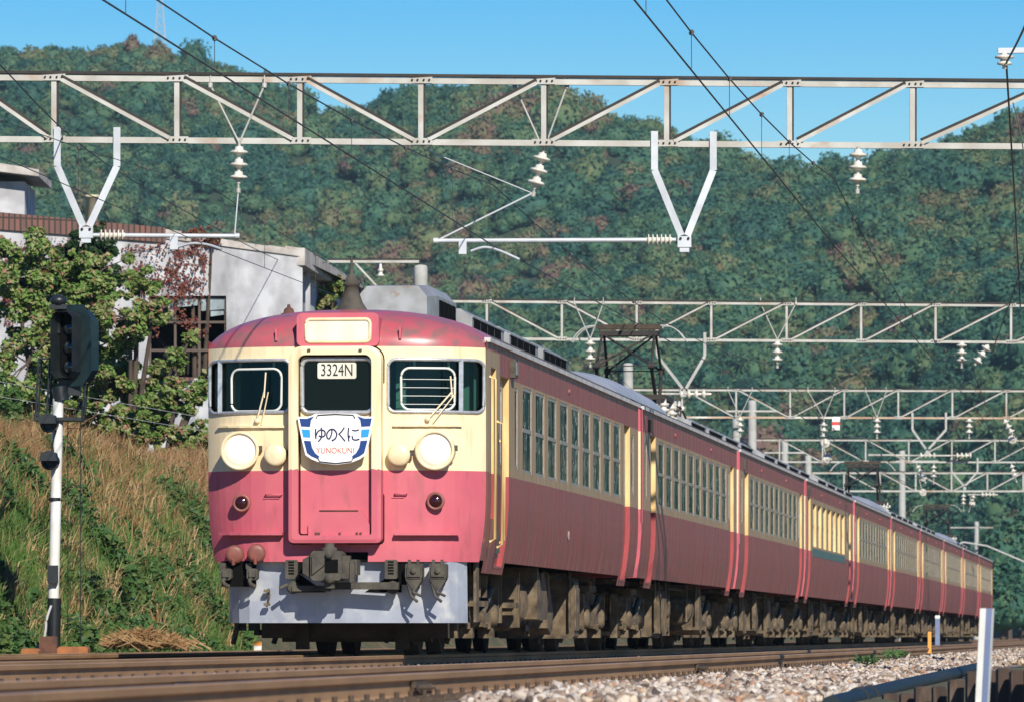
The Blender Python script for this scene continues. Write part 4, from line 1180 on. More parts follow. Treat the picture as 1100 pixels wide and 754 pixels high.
# ---- small fittings on the front
def strip(pxa, pxb, py_, h, dep, name, mt, tilt=0.0):
    m = MB(); n = 6
    for i in range(n):
        xa, z = F(pxa + (pxb - pxa) * i / n, py_); xb, _ = F(pxa + (pxb - pxa) * (i + 1) / n, py_)
        m.add([NP(xa, z - h, 0), NP(xb, z - h, 0), NP(xb, z - h, dep), NP(xa, z - h, dep), NP(xa, z, 0.0), NP(xb, z, 0.0), NP(xb, z, dep), NP(xa, z, dep)], [(0, 1, 2, 3), (4, 5, 6, 7), (3, 2, 6, 7), (0, 3, 7, 4), (1, 2, 6, 5)])
    return m.build(name, mt, lead)
strip(236, 306, 457, 0.022, 0.035, 'drip_rail', 'cream_paint'); strip(422, 495, 455.5, 0.022, 0.035, 'drip_rail', 'cream_paint')
strip(242, 305, 571.5, 0.03, 0.09, 'foot_ledge', 'red_paint'); strip(424, 491, 571.5, 0.03, 0.09, 'foot_ledge', 'red_paint')
for pxa, pxb, py_, tl in ((286, 303, 533, 4), (424, 437, 532, 0)):
    (xa, z), (xb, _) = F(pxa, py_), F(pxb, py_)
    m = MB(); m.tube([NP(xa, z + .02, 0), NP(xa, z + .02, 0.035), NP(xb, z + .02, 0.035), NP(xb, z + .02, 0)], 0.009, 6)
    m.tube([NP(xa - .03, z - .02, 0.004), NP(xb - .03, z - .02, 0.004)], 0.007, 6); m.build('hook', 'red_paint', lead)
for px_, py_ in ((297, 360), (430, 358)):
    x, z = F(px_, py_); y = plan(x) + 0.06
    m = MB(); m.box(x - 0.012, x + 0.012, y - 0.05, y + 0.1, z - 0.06, z + 0.06); m.build('lamp_hook', 'red_paint', lead)
for px_ in (335, 390):
    x, z = F(px_, 377); m = MB(); m.box(x - .015, x + .015, -FD - .02, -FD, z - .012, z + .012); m.build('bracket', 'coupler_grey', lead)
for px_, py_ in ((256.5, 592), (279, 591)):
    x, z = F(px_, py_); o = Vector((x, plan(x), z))
    m = MB(); m.lathe(o + Vector((0, .1, 0)), (0.06, -1, -0.15), [(0, 0.085), (0.2, 0.085), (0.2, 0.098), (0.235, 0.098), (0.25, 0.06), (0.25, 0)], 18); m.tube([o + Vector((0, -.14, -0.08)), o + Vector((0, -.12, -.14))], 0.02, 6)
    m.build('jumper_socket', 'tail_ring', lead)

# ---- roof fittings of the lead car
m = MB(); o = Vector((-0.02, 1.05, 3.62))
m.lathe(o, (0, 0, 1), [(0, 0.20), (0.02, 0.20), (0.05, 0.165), (0.12, 0.12), (0.22, 0.085), (0.29, 0.07), (0.30, 0.09), (0.33, 0.09), (0.345, 0.065), (0.375, 0.065), (0.385, 0.05), (0.41, 0.05), (0.42, 0.02), (0.60, 0.012)], 24)
m.build('bell_antenna', 'coupler_grey', lead)
x, z = F(303, 330); m = MB()
m.lathe((x - 0.08, 1.15, 3.50), (0, 0, 1), [(0, 0.07), (0.10, 0.07), (0.10, 0.085), (0.13, 0.085), (0.14, 0.06), (0.18, 0.05), (0.2, 0.02), (0.23, 0.015)], 14); m.build('whistle', 'rust_box', lead)
m = MB()
sec = [(-0.38, 3.5), (-0.38, 3.98), (-0.28, 4.10), (0.30, 4.10), (0.40, 3.98), (0.40, 3.5)]
sec2 = [(-0.42, 3.5), (-0.42, 4.02), (-0.30, 4.14), (0.34, 4.14), (0.45, 4.02), (0.45, 3.5)]
pts = [[Vector((a, 4.4, b)) for a, b in sec], [Vector((a, 5.0, b)) for a, b in sec2], [Vector((a, 6.9, b)) for a, b in sec2]]
n = len(sec)
for i in range(2):
    for j in range(n - 1): m.add([pts[i][j], pts[i][j + 1], pts[i + 1][j + 1], pts[i + 1][j]], [(0, 1, 2, 3)])
m.add(pts[0], [tuple(range(n))]); m.add(pts[2], [tuple(range(n))])
cf = m.build('roof_cooler', 'cooler_silver', lead)
m = MB()
for k in range(4): m.box(0.445, 0.465, 5.15 + k * 0.42, 5.45 + k * 0.42, 3.72, 3.98)
m.build('louvre', 'black', cf)
for k in range(3): cooler(lead, 7.4 + k * 4.25, 3.6)

# ---- skirt, coupler and hoses
sk0, sk1 = -1.27, 1.28
def SK(x, z, off=0.0):
    t = (x - 0.03) / 1.25
    y = 0.18 + 0.10 * abs(t) + 9.0 * max(0, abs(t) - 0.84) ** 2
    return Vector((x, y - off - 0.12 * (z - 0.36), z))
X = [sk0, -1.22, -1.12, -1.0, -0.8, -0.6, -0.3, 0.03, 0.3, 0.6, 0.8, 1.0, 1.12, 1.2, 1.25, sk1]
m = MB()
tops = [0.72, 0.72, 0.73, 0.98, 0.98, 0.98, 0.98, 0.98, 0.98, 0.98, 0.98, 0.98, 0.98, 0.98, 0.98, 0.98]
m.grid([[SK(x, 0.34) for x in X], [SK(x, 0.6) for x in X], [SK(x, t) for x, t in zip(X, tops)]], 0)
m.grid([[SK(x, 0.34, -0.012) for x in X], [SK(x, 0.6, -0.012) for x in X], [SK(x, t, -0.012) for x, t in zip(X, tops)]], 0)
m.grid([[SK(x, 0.34) for x in X], [SK(x, 0.34, -0.03) for x in X]], 0)
sk = m.build('skirt', 'skirt_grey', lead)
m = MB()
# black recess plates behind the coupler and hoses, mounted ahead of the skirt
m.box(-1.28, -0.92, 0.12, 0.20, 0.72, 0.99); m.box(-0.47, -0.34, 0.02, 0.2, 0.86, 0.99)
m.box(-0.50, 0.62, 0.16, 0.24, 0.66, 1.10); m.box(0.60, 0.72, 0.05, 0.2, 0.74, 0.99)
m.box(-0.36, 0.36, 0.06, 0.12, 0.985, 1.13)
m.build('buffer_beam', 'black', lead)
m = MB()
# tight-lock coupler: head, hook, guide horn and pin
m.cbox(-0.27, 0.06, -0.38, 0.0, 0.78, 1.09, 0.03)
m.prism([(-0.27, 0, 0.80), (-0.27, 0, 1.05), (-0.36, 0, 1.0), (-0.36, 0, 0.86)], Vector((0, -0.32, 0)), Vector((0, -0.05, 0)))
m.box(0.06, 0.14, -0.34, -0.24, 0.80, 1.04); m.box(0.06, 0.20, -0.24, 0.05, 0.84, 1.0); m.box(0.14, 0.19, -0.36, -0.28, 0.76, 0.98)
m.lathe((-0.08, -0.30, 0.70), (0, 0, 1), [(0, 0.06), (0.06, 0.06), (0.06, 0.09), (0.12, 0.09)], 14)
m.lathe((-0.08, -0.30, 1.09), (0, 0, 1), [(0, 0.08), (0.03, 0.08), (0.04, 0.05), (0.08, 0.05)], 14)
m.box(-0.15, 0.62, -0.12, -0.02, 0.69, 0.765); m.box(-0.5, -0.1, -0.10, 0.0, 0.67, 0.73)
m.box(-0.12, 0.02, -0.385, -0.375, 0.86, 1.0, 1); m.prism([(-0.25, 0, 0.84), (-0.12, 0, 0.94), (-0.25, 0, 1.04)], Vector((0, -0.41, 0)), Vector((0, -0.38, 0)))
m.lathe((-0.07, -0.39, 0.80), (0, -1, 0), [(0, 0.05), (0.03, 0.05), (0.03, 0)], 10); m.lathe((-0.07, -0.39, 1.05), (0, -1, 0), [(0, 0.04), (0.03, 0.04), (0.03, 0)], 10)
m.build('coupler', ['coupler_grey', 'black'], lead)
def pipe_box(x, z0, z1):
    m = MB(); m.cbox(x - 0.065, x + 0.065, -0.04, 0.12, z0, z1, 0.012)
    for k in range(5): m.box(x - 0.03, x + 0.03, -0.048, -0.04, z0 + 0.05 + k * 0.03, z0 + 0.065 + k * 0.03, 1)
    m.lathe((x + 0.02, -0.02, z0 - 0.09), (0, -1, 0), [(-0.1, 0.05), (0.0, 0.055), (0.03, 0.07), (0.05, 0.05), (0.05, 0)], 12); m.tube([(x - .04, -0.05, z0 - .06), (x - .12, -0.08, z0 - .10)], 0.02, 6)
    m.build('air_pipe_cock', ['coupler_grey', 'black'], lead)
pipe_box(F(316, 600)[0], 0.80, 1.0); pipe_box(F(418, 600)[0], 0.80, 1.0)
def jumper(px_):
    x, z = F(px_, 615); y = 0.02
    m = MB()
    m.cbox(x - 0.09, x + 0.09, y - 0.10, y + 0.1, 0.80, 0.96, 0.015); m.box(x - 0.06, x - .03, y - .11, y - .08, 0.9, 1.0); m.box(x + 0.03, x + .06, y - .11, y - .08, 0.9, 1.0)
    m.prism([(x - 0.09, 0, 0.80), (x + 0.09, 0, 0.80), (x + 0.03, 0, 0.70), (x - 0.03, 0, 0.70)], Vector((0, y - 0.09, 0)), Vector((0, y + 0.06, 0)))
    m.box(x - .07, x + .07, y - .118, y - .10, .82, .92); m.lathe((x, y - 0.118, 0.88), (0, -1, 0), [(0, 0.035), (0.02, 0.03), (0.02, 0)], 10)
    for a, b in (((x - .08, y - .06, .80), (x - .03, y - .08, .62)), ((x - .03, y - .08, .62), (x + .04, y - .1, .56)), ((x + .07, y - .05, .79), (x - .01, y - .09, .66)), ((x - .01, y - .09, .66), (x + .08, y - .1, .62))):
        m.tube([a, b], 0.016, 6)
    m.build('jumper_cable', 'coupler_grey', lead)
jumper(440.5); jumper(465.5)
def hose(px_):
    x, z = F(px_, 620); y = 0.10
    m = MB(); m.cbox(x - .055, x + .06, y - .12, y, 0.79, 0.91, .02); m.box(x - .03, x + .04, y - .15, y - .12, .82, .89); m.cbox(x - .07, x - .01, y - .08, y, 0.90, 0.97, .01); m.tube(smooth_pts([(x, y - .1, .84), (x - .02, y - .14, .76), (x + .03, y - .1, .72)], 5), 0.024, 6)
    m.build('brake_hose', 'coupler_grey', lead)
hose(255); hose(279)
m = MB(); m.tube([SK(-0.79, 0.70, .03), SK(-0.78, 0.62, .03), SK(-0.80, 0.54, .03)], 0.012, 6); m.box(-0.83, -0.77, 0.1, 0.16, 0.52, 0.55); m.box(-0.83, -0.77, 0.1, 0.16, 0.66, 0.69); m.build('bracket', 'brown_dust', lead)
m = MB(); x = 1.33; m.box(x, x + .03, 0.62, 0.9, 0.35, 1.0); m.build('step', 'brown_dust', lead)
# under-floor of the lead car: modelled after what shows between the wheels
bogie(lead, 3.5); bogie(lead, 17.1)
m = MB(); m.box(-1.0, 1.0, 1.15, 1.3, 0.18, 0.40); m.box(-0.8, 0.8, 1.3, 1.5, 0.14, 0.6)
for x in (-0.533, 0.533):
    m.box(x - 0.09, x + 0.05, 1.08, 1.15, 0.06, 0.9)          # rail guards
m.build('rail_guard', 'brown_dark', lead)
equipment(lead, 9.9, 15.0, 21)
m = MB(); m.lathe((0.95, 6.0, 0.58), (0, 1, 0), [(0, 0.14), (0.03, 0.31), (1.1, 0.31), (1.13, 0.16), (1.3, 0.14)], 28)
for k in range(9): m.lathe((0.95, 6.12 + k * 0.11, 0.58), (0, 1, 0), [(0, 0.325), (0.05, 0.325)], 28)
m.box(0.55, 1.28, 5.9, 6.0, 0.30, 0.92); m.build('motor_generator', 'brown_dust', lead)
m = MB(); m.prism([(0, 7.6, 1.0), (0, 7.7, 1.0), (0, 8.5, 0.45), (0, 8.3, 0.38), (0, 7.6, 0.40)], Vector((0.55, 0, 0)), Vector((1.32, 0, 0))); m.build('cooling_duct', 'brown_dust', lead)
m = MB(); m.prism([(0, 8.8, 0.95), (0, 9.2, 0.95), (0, 9.6, 0.6), (0, 9.6, 0.4), (0, 8.8, 0.4)], Vector((0.75, 0, 0)), Vector((1.25, 0, 0))); m.build('equipment_box', 'brown_dust', lead)
for y in (1.35, 2.0, 5.3):
    m = MB(); m.box(1.02, 1.14, y, y + 0.08, 0.35, 1.0); m.box(1.0, 1.30, y + .05, y + 0.4, 0.52, 0.58); m.prism([(0.95, 0, 0.62), (1.28, 0, 0.62), (1.28, 0, 0.86), (1.15, 0, 0.86)], Vector((0, y + .4, 0)), Vector((0, y + .46, 0)))
    m.build('step_bracket', 'brown_dust', lead)

# ---- the name board hung on the gangway door
hx, hz = F(364, 474)
hb = thing('train_name_board', 'white and blue winged train name board with kana and letters hung on the cab door', 'sign', ORIG + U * hx + BK * (-FD - 0.05) + Vector((0, 0, hz)), TH)
S_ = 1 / 102.4
def HP(px, py, off=0.0): return Vector(((px - 364) * S_, -off, (474 - py) * S_))
out = [(323, 448), (331, 448.5), (338, 447), (342, 445), (364, 444.5), (386, 445), (390, 447), (397, 448.5), (405, 448), (403, 461), (400, 475), (396.5, 489), (390, 493.5), (380, 497.5), (364, 499.5), (348, 497.5), (338, 493.5), (331.5, 489), (328, 475), (325, 461)]
m = MB(); m.prism([HP(a, b) for a, b in out], Vector((0, -0.012, 0)), Vector((0, 0.012, 0))); m.build('board', 'sign_white', hb)
for s in (1, -1):
    f = lambda a, b: HP(364 + s * (a - 364), b, 0.014)
    m = MB(); m.add([f(325, 450), f(333, 450.2), f(341, 447.5), f(337.5, 452), f(336.5, 459), f(326.8, 458.5)], [(0, 1, 2, 3, 4, 5)], 0); m.build('stripe', 'sign_navy', hb); m = MB()
    m.add([f(327.3, 461.5), f(336.3, 462), f(336.8, 470.5), f(329, 470)], [(0, 1, 2, 3)], 0); m.build('stripe', 'sign_blue', hb); m = MB()
    m.add([f(329.6, 473.5), f(337.2, 474), f(338.6, 481), f(342, 487), f(346.5, 490.5), f(345, 493.5), f(338, 490.5), f(333.2, 487)], [(0, 1, 2, 3, 4, 5, 6, 7)], 0); m.build('stripe', 'sign_navy', hb)
m = MB()
for pts in ([(343, 450), (345, 446.5), (364, 445.5), (383, 446.5), (385, 450)], [(345, 492), (347, 496), (364, 498), (381, 496), (383, 492)]):
    m.tube([HP(a, b, 0.018) for a, b in pts], 0.006, 6)
m.build('rim', 'ink_black', hb)
# kana strokes: yu, no, ku, ni
def kana(cx, cy, strokes, sc=13.0, w=1.55):
    m = MB()
    for st in strokes:
        pts = smooth_pts([(cx + (a - 0.5) * sc, cy + (b - 0.5) * sc * 1.12, 0) for a, b in st], 6)
        for i in range(len(pts) - 1):
            p, q_ = pts[i], pts[i + 1]
            d = (q_ - p); 
            if d.length < 1e-4: continue
            d.normalize(); n_ = Vector((-d.y, d.x, 0)) * w / 2; e = d * w * 0.35
            m.add([HP(*(p - e + n_)[:2], 0.0135 + 0.0001 * i), HP(*(p - e - n_)[:2], 0.0135 + 0.0001 * i), HP(*(q_ + e - n_)[:2], 0.0135 + 0.0001 * i), HP(*(q_ + e + n_)[:2], 0.0135 + 0.0001 * i)], [(0, 1, 2, 3)])
    m.build('kana_character', 'ink', hb)
kana(347.5, 467, [[(0.12, 0.12), (0.10, 0.45), (0.14, 0.78)], [(0.14, 0.62), (0.30, 0.30), (0.60, 0.17), (0.88, 0.30), (0.86, 0.58), (0.62, 0.68), (0.42, 0.60)], [(0.58, 0.02), (0.62, 0.40), (0.58, 0.75), (0.36, 1.0)]])
kana(359.8, 467, [[(0.52, 0.18), (0.48, 0.50), (0.30, 0.82), (0.12, 0.72), (0.12, 0.42), (0.38, 0.15), (0.70, 0.16), (0.92, 0.45), (0.82, 0.78), (0.55, 0.95)]])
kana(370.8, 467, [[(0.68, 0.02), (0.50, 0.26), (0.26, 0.48)], [(0.26, 0.48), (0.50, 0.72), (0.74, 0.98)]])
kana(383.2, 467, [[(0.10, 0.05), (0.06, 0.5), (0.12, 0.98)], [(0.12, 0.75), (0.2, 0.62)], [(0.42, 0.20), (0.66, 0.24), (0.92, 0.18)], [(0.40, 0.66), (0.46, 0.86), (0.70, 0.92), (0.96, 0.86)]])
text_mesh('YUNOKUNI', 0.088, 'ink_orange', 'lettering', hb, Matrix.Translation(HP(363.7, 484.5, 0.014)) @ FRONT, 0.86)

# ------------------------------------------------------------------ overhead line: gantries
ZBOT = 6.55; HT = 0.80
def gantry(name_label, D0, slope, posts, center, vw=0.088,  light='steel_light', rusty=None, vhang=(), rods=(), left_pole=True, z0=ZBOT):
    """posts: photo px of the verticals; centre: px where the diagonals change direction"""
    Dp = lambda px: D0 + slope * px / 1100.0
    zt = z0 + HT; ms = 1.0 if vw > 0.08 else 0.72
    def GP(px, z): 
        D = Dp(px); return Vector(((px - 550) * D / FPX, D, z))
    pa, pb = posts[0], posts[-1]
    base = GP(pa, 0.0)
    root = thing('overhead_line_gantry', name_label, 'gantry', (base.x, base.y, -0.2), 0, 'overhead line gantries across the tracks')
    bm_ = rusty or light
    m = MB(); m.beam(GP(pa, z0), GP(pb, z0), 0.07, 0.076 * ms); m.build('bottom_chord', bm_, root, world=True)
    m = MB(); m.beam(GP(pa, zt - 0.01), GP(pb, zt - 0.01), 0.07, 0.076 * ms); m.beam(GP(pa, zt + 0.058 * ms), GP(pb, zt + 0.056 * ms), 0.12, 0.036 * ms, 1); m.build('top_chord', [light, 'steel_dark'], root, world=True)
    for i, p in enumerate(posts):
        if p != pa and p != pb:
            m = MB(); a, b = GP(p, z0 + 0.043), GP(p, zt - 0.053); m.beam(a, b, 0.066 * ms, 0.06, 0, Vector((0, 1, 0)))
            o = Vector((0.046, 0.02, 0)); m.beam(a + o * ms, b + o * ms, 0.022, 0.07, 1, Vector((0, 1, 0)))
            m.build('post', [light, 'steel_dark'], root, world=True)
    for i in range(len(posts) - 1):
        a, b = posts[i], posts[i + 1]
        e = (b - a) * 0.06
        y = Vector((0, -0.06, 0))
        if (a + b) / 2 < center: p, q_ = GP(a + e, zt - 0.03), GP(b - e, z0 + 0.03)
        else: p, q_ = GP(a + e, z0 + 0.03), GP(b - e, zt - 0.03)
        m = MB(); m.beam(p + y, q_ + y, 0.02, 0.050 * ms); u = Vector((0, -0.04, 0.046 * ms)); m.beam(p + u, q_ + u, 0.06, 0.036 * ms, 1)
        m.build('diagonal', [light, 'steel_dark'], root, world=True)
    for p in posts[1:-1]:
        for z, nm in ((z0, 0), (zt - 0.01, 1)):
            g = GP(p, z); m = MB(); m.box(g.x - 0.15 * ms, g.x + 0.15 * ms, g.y - 0.052, g.y - 0.044, g.z - 0.034, g.z + 0.05)
            for k in (-0.11, -0.04, 0.04, 0.11): m.lathe((g.x + k * ms, g.y - 0.052, g.z + 0.01), (0, -1, 0), [(0, .014), (.02, .014), (.02, 0)], 6, 1)
            m.build('gusset', [light, 'steel_dark'], root, world=True)
    for (xa, xb, xc, zc) in vhang:
        m = MB(); D = Dp(xc)
        A, B, C_ = GP(xa, z0), GP(xb, z0), GP(xc, zc)
        y = Vector((0, -0.075, 0))
        for q_ in (A, B):
            s = 1 if q_ is A else -1
            m.beam(q_ + y + Vector((0, 0, 0.16)), q_ + y + Vector((0, 0, -0.34)), 0.02, vw, 0, Vector((1, 0, 0)))
            m.beam(q_ + y + Vector((0, 0, -0.34)), C_ + y + Vector((-s * 0.04, 0, 0.1)), 0.02, vw, 0, Vector((1, 0, 0)))
        m.box(C_.x - vw, C_.x + vw, C_.y - 0.12, C_.y, C_.z - 0.6 * vw, C_.z + vw)
        m.box(C_.x - .7 * vw, C_.x + .7 * vw, C_.y - 0.12, C_.y - 0.02, C_.z - 1.3 * vw, C_.z - .7 * vw)
        for s in (-0.05, 0.05):
            m.lathe((C_.x + s, C_.y - 0.12, C_.z + 0.06), (0, -1, 0), [(0, .018), (.02, .018), (.02, 0)], 6, 1)
        m.build('drop_bracket', ['galvanised' if vw > 0.08 else 'concrete_pole', 'steel_dark'], root, world=True)
    if left_pole:
        p = GP(pa, 0)
        m = MB(); m.lathe((p.x, p.y, -0.2), (0, 0, 1), [(0, 0.20), (8.0, 0.145), (8.25, 0.145), (8.30, 0.12), (8.32, 0.0)], 18); m.build('pole', 'concrete_pole', root, world=True)
    p = GP(pb, 0); m = MB(); m.lathe((p.x, p.y, -1.0), (0, 0, 1), [(0, 0.20), (9.0, 0.145), (9.1, 0.0)], 18); m.build('pole', 'concrete_pole', root, world=True)
    return root, GP

def disc(m, o, ax, r=0.115):
    m.lathe(o, ax, [(0, .05), (0.02, .055), (0.045, .06), (0.05, r * 0.8), (0.065, r), (0.085, r * 0.97), (0.10, r * 0.55), (0.115, .03), (0.155, .025)], 18)
ISTR = 'insulator strings hanging from the gantries'
def insulator_string(top, bot, label, n=3, rods=(), group=ISTR):
    """porcelain discs between two points, with the hangers they hang by"""
    top = Vector(top); bot = Vector(bot)
    root = thing('insulator_string', label, 'insulator', top, 0, group)
    ax = (bot - top).normalized(); ln = (bot - top).length
    p = 0.16; used = n * p; s0 = max(0.03, (ln - used) * 0.35)
    m = MB()
    for k in range(n): disc(m, top + ax * (s0 + k * p), ax)
    m.build('porcelain_disc', 'porcelain', root, world=True)
    m = MB(); m.tube([top, top + ax * (s0 + 0.02)], 0.022, 6); m.tube([top + ax * (s0 + used - 0.03), bot], 0.014, 6)
    m.tube([top, bot], 0.012, 6); m.lathe(bot - ax * 0.03, ax, [(0, 0.03), (0.06, 0.03)], 8)
    for r in rods: m.tube([r, top], 0.014, 6); m.lathe(Vector(r) - Vector((0, 0, .03)), (0, 0, 1), [(0, .03), (.06, .03), (.06, .012), (.16, .008)], 8)
    m.build('hanger', 'steel_light', root, world=True)
    return root

g1, G1 = gantry('nearest and largest overhead line gantry, its pale truss crossing the sky above the cab', 81.5, 1.2, [-44, 58, 190, 322, 452, 584, 716, 848, 980, 1132], 452,
                vhang=[(62, 126, 93, ZC + (683 - 252) * 81.6 / FPX), (703, 766, 735, ZC + (683 - 262) * 82.3 / FPX)])
def arm_set(pa, pb, ins0, extra, parent):
    """horizontal registration tube: insulator near the bracket, tube to its tip"""
    pass
# registration arms of the nearest gantry
def reg_arm(label, A, B, ins_from, ins_len, steady, group='registration arms under the nearest gantry'):
    root = thing('registration_arm', label, 'registration arm', A, 0, group)
    d = (B - A).normalized()
    m = MB(); o = A + d * ins_from; k = 6; st = ins_len / k
    pr = []
    for i in range(k): pr += [(i * st, .035), (i * st + st * .3, .035), (i * st + st * .35, .075), (i * st + st * .6, .075), (i * st + st * .65, .035)]
    m.lathe(o, d, pr + [(ins_len, .035)], 14); m.build('insulator', 'porcelain', root, world=True)
    m = MB(); m.tube([A, o], 0.028, 8); m.tube([o + d * ins_len, B], 0.030, 10); m.lathe(B - d * 0.02, d, [(0, 0.04), (0.06, 0.04)], 10); m.build('tube', 'galvanised', root, world=True)
    if steady:
        m = MB(); S = steady
        m.box(S[0].x - 0.05, S[0].x + 0.05, S[0].y - 0.04, S[0].y + 0.04, S[0].z - 0.16, S[0].z)
        m.tube(smooth_pts(S[1:], 6), 0.018, 8); m.build('steady_arm', 'galvanised', root, world=True)
    return root
D_ = 82.2
reg_arm('pale registration tube below the middle of the nearest gantry, with a curved steady arm', W(726, 258, D_), W(469, 259, D_), 0.05, 0.33, [W(497, 260, D_), W(506, 270, D_), W(520, 266, D_ - .05), W(535, 269, D_ - .1), W(558, 279, D_ - .2)])
D_ = 81.6
reg_arm('pale registration tube at the left above the shed, ribbed insulator at its bracket', W(100, 253, D_), W(254, 254, D_), 0.08, 0.33, [W(187, 255, D_), W(187, 267, D_), W(205, 262, D_ - .05), W(222, 263, D_ - .1), W(238, 268, D_ - .2)])
D_ = 82.2
insulator_string(W(584, 162, D_), W(573, 209, D_), 'three disc insulator string above the train, hung on rods from the nearest gantry', 3, [W(553, 93, D_), W(609, 93, D_)])
D_ = 81.7
insulator_string(W(257, 154, D_), W(256, 205, D_), 'three disc insulator string at upper left, hung on rods from the nearest gantry', 3, [W(226, 92, D_), W(284, 92, D_)])
D_ = 82.4
insulator_string(W(922, 158, D_), W(921, 206, D_), 'three disc insulator string hung straight from the lower chord of the nearest gantry', 3)
def rod(label, pts, r, mt='wire_light', name='stay_rod', cat='rod', group=None):
    m = MB(); m.tube(pts, r, 6); return tag(m.build(name, mt), label, cat, group)
D_ = 82.2
rod('slanting pale rod from insulator down to the registration tube tip', [W(572, 208, D_), W(473, 257, D_)], 0.014)
rod('thin stay wire from the nearest gantry down to the insulator above the train', [W(454, 160, D_), W(572, 208, D_)], 0.008)
rod('short upright rod between left insulator and its registration tube', [W(256, 205, 81.7), W(252, 253, 81.6)], 0.010)

# other gantries behind
def px_at(L, D): return 1249 - L * FPX / D
g2, G2 = gantry('second overhead line gantry, behind the first pantograph', 134.6, 3.2, [452, 523, 603.6, 684, 764, 845, 925, 1005, 1086, 1178], 660, vw=0.062, vhang=[(706, 757, 735, ZC + (683 - 422) * 136.8 / FPX)])
def auto_posts(D): return [px_at(L, D) for L in np.linspace(15.5, 1.4, 10)]
g3, G3 = gantry('third overhead line gantry with rusty lower chord and red banded plate', 183.2, 2.4, auto_posts(184.6), 870, vw=0.062, rusty='steel_rust', vhang=[(980, 1016, 996, 5.55)])
g4, G4 = gantry('fourth overhead line gantry, above the middle carriages', 230.5, 2.0, auto_posts(231.5), 960, vw=0.062, vhang=[(1022, 1050, 1036, 5.6)])
g5, G5 = gantry('farthest overhead line gantry, small beyond the tall concrete pole', 277.5, 1.5, auto_posts(278.4), 1010)
# feeder arm on the pole of the second gantry
def feeder_arm(root, p, ln):
    m = MB(); m.beam(p, p + Vector((-ln, 0, 0.0)), 0.08, 0.07); m.beam(p + Vector((-ln, 0, 0.045)), p + Vector((0.15, 0, 0.045)), 0.12, 0.025, 1); m.tube([p + Vector((0, 0, -1.5)), p + Vector((-ln * 0.72, 0, 0))], 0.03, 6)
    o = m.build('feeder_arm', ['steel_light', 'steel_dark'], root, world=True)
    m = MB(); q_ = p + Vector((-ln * 0.42, 0, -0.05)); m.lathe(q_, (0, 0, -1), [(0, .03), (.1, .035), (.12, .06), (.16, .06), (.17, .04), (.22, .05), (.26, .10), (.28, 0)], 12)
    m.build('insulator', 'porcelain', o)
    for c in o.children: c.location = (0, 0, 0)
    c = o.children[0]; c.data.transform(Matrix.Translation(-root.location))
p = W(450, 281, 135.9); feeder_arm(g2, p, 1.95)
# insulators of the farther gantries
far_ins = [
    (634, 364, 393, 136.0, 'behind the pantograph, hung by two rods from the second gantry', [(617, 326), (648, 326)]),
    (835, 365, 394, 137.0, 'second from the left under the second gantry', [(817, 326), (855, 326)]),
    (1033, 366, 394, 137.6, 'under the right part of the second gantry', []),
    (795, 447, 468, 184.6, 'leftmost under the third gantry, over the carriage roofs', [(782, 419), (808, 419)]),
    (885, 449, 480, 184.9, 'left of the red and white plate under the third gantry', [(868, 420), (897, 420)]),
    (942, 448, 470, 185.0, 'right of the red and white plate under the third gantry', [(930, 420), (952, 420)]),
    (1041, 448, 470, 185.2, 'upright at the right under the third gantry', []),
    (1003, 497, 519, 232.0, 'under the fourth gantry, right of the tall concrete pole', []),
    (1035, 528, 548, 278.5, 'under the farthest gantry', []),
]
for px_, y0, y1, D, lab, rd in far_ins:
    insulator_string(W(px_, y0, D), W(px_, y1, D), 'white insulator string ' + lab, 3, [W(a, b, D) for a, b in rd])
for px0, y0, px1, y1, D, lab in ((1062, 370, 1048, 391, 137.2, 'slanting under the second gantry at the right edge'), (1078, 449, 1090, 470, 185.0, 'slanting under the third gantry at the right edge'), (984, 497, 994, 518, 232, 'slanting under the fourth gantry'),
                                 (1086, 497, 1092, 517, 232, 'slanting at the far right of the fourth gantry'), (1047, 529, 1041, 549, 278.5, 'slanting under the farthest gantry')):
    insulator_string(W(px0, y0, D), W(px1, y1, D), 'white insulator string ' + lab, 3)
BOB = 'round white insulators near the far gantries'
for px_, py_, D, lab in ((886, 476, 186, 'below the string left of the red plate'), (888, 493, 188, 'lowest, just above the carriage roofs'), (1087, 472, 187, 'at the right edge near the third gantry'), (991, 513, 234, 'beside the tall concrete pole'),
                         (991, 529, 236, 'below the fourth gantry by the pole'), (1044, 541, 280, 'below the farthest gantry')):
    p = W(px_, py_, D); m = MB(); m.lathe(p, (0.25, -1, 0.15), [(-0.06, .04), (0.0, .05), (0.01, .13), (0.05, .145), (0.08, .12), (0.085, .05), (0.12, .045), (0.125, 0)], 18); m.tube([p + Vector((-.02, 0.02, .1)), p + Vector((-.1, 0.3, 0.5))], 0.012, 6)
    tag(m.build('round_insulator', 'porcelain'), 'round white insulator ' + lab, 'insulator', BOB)
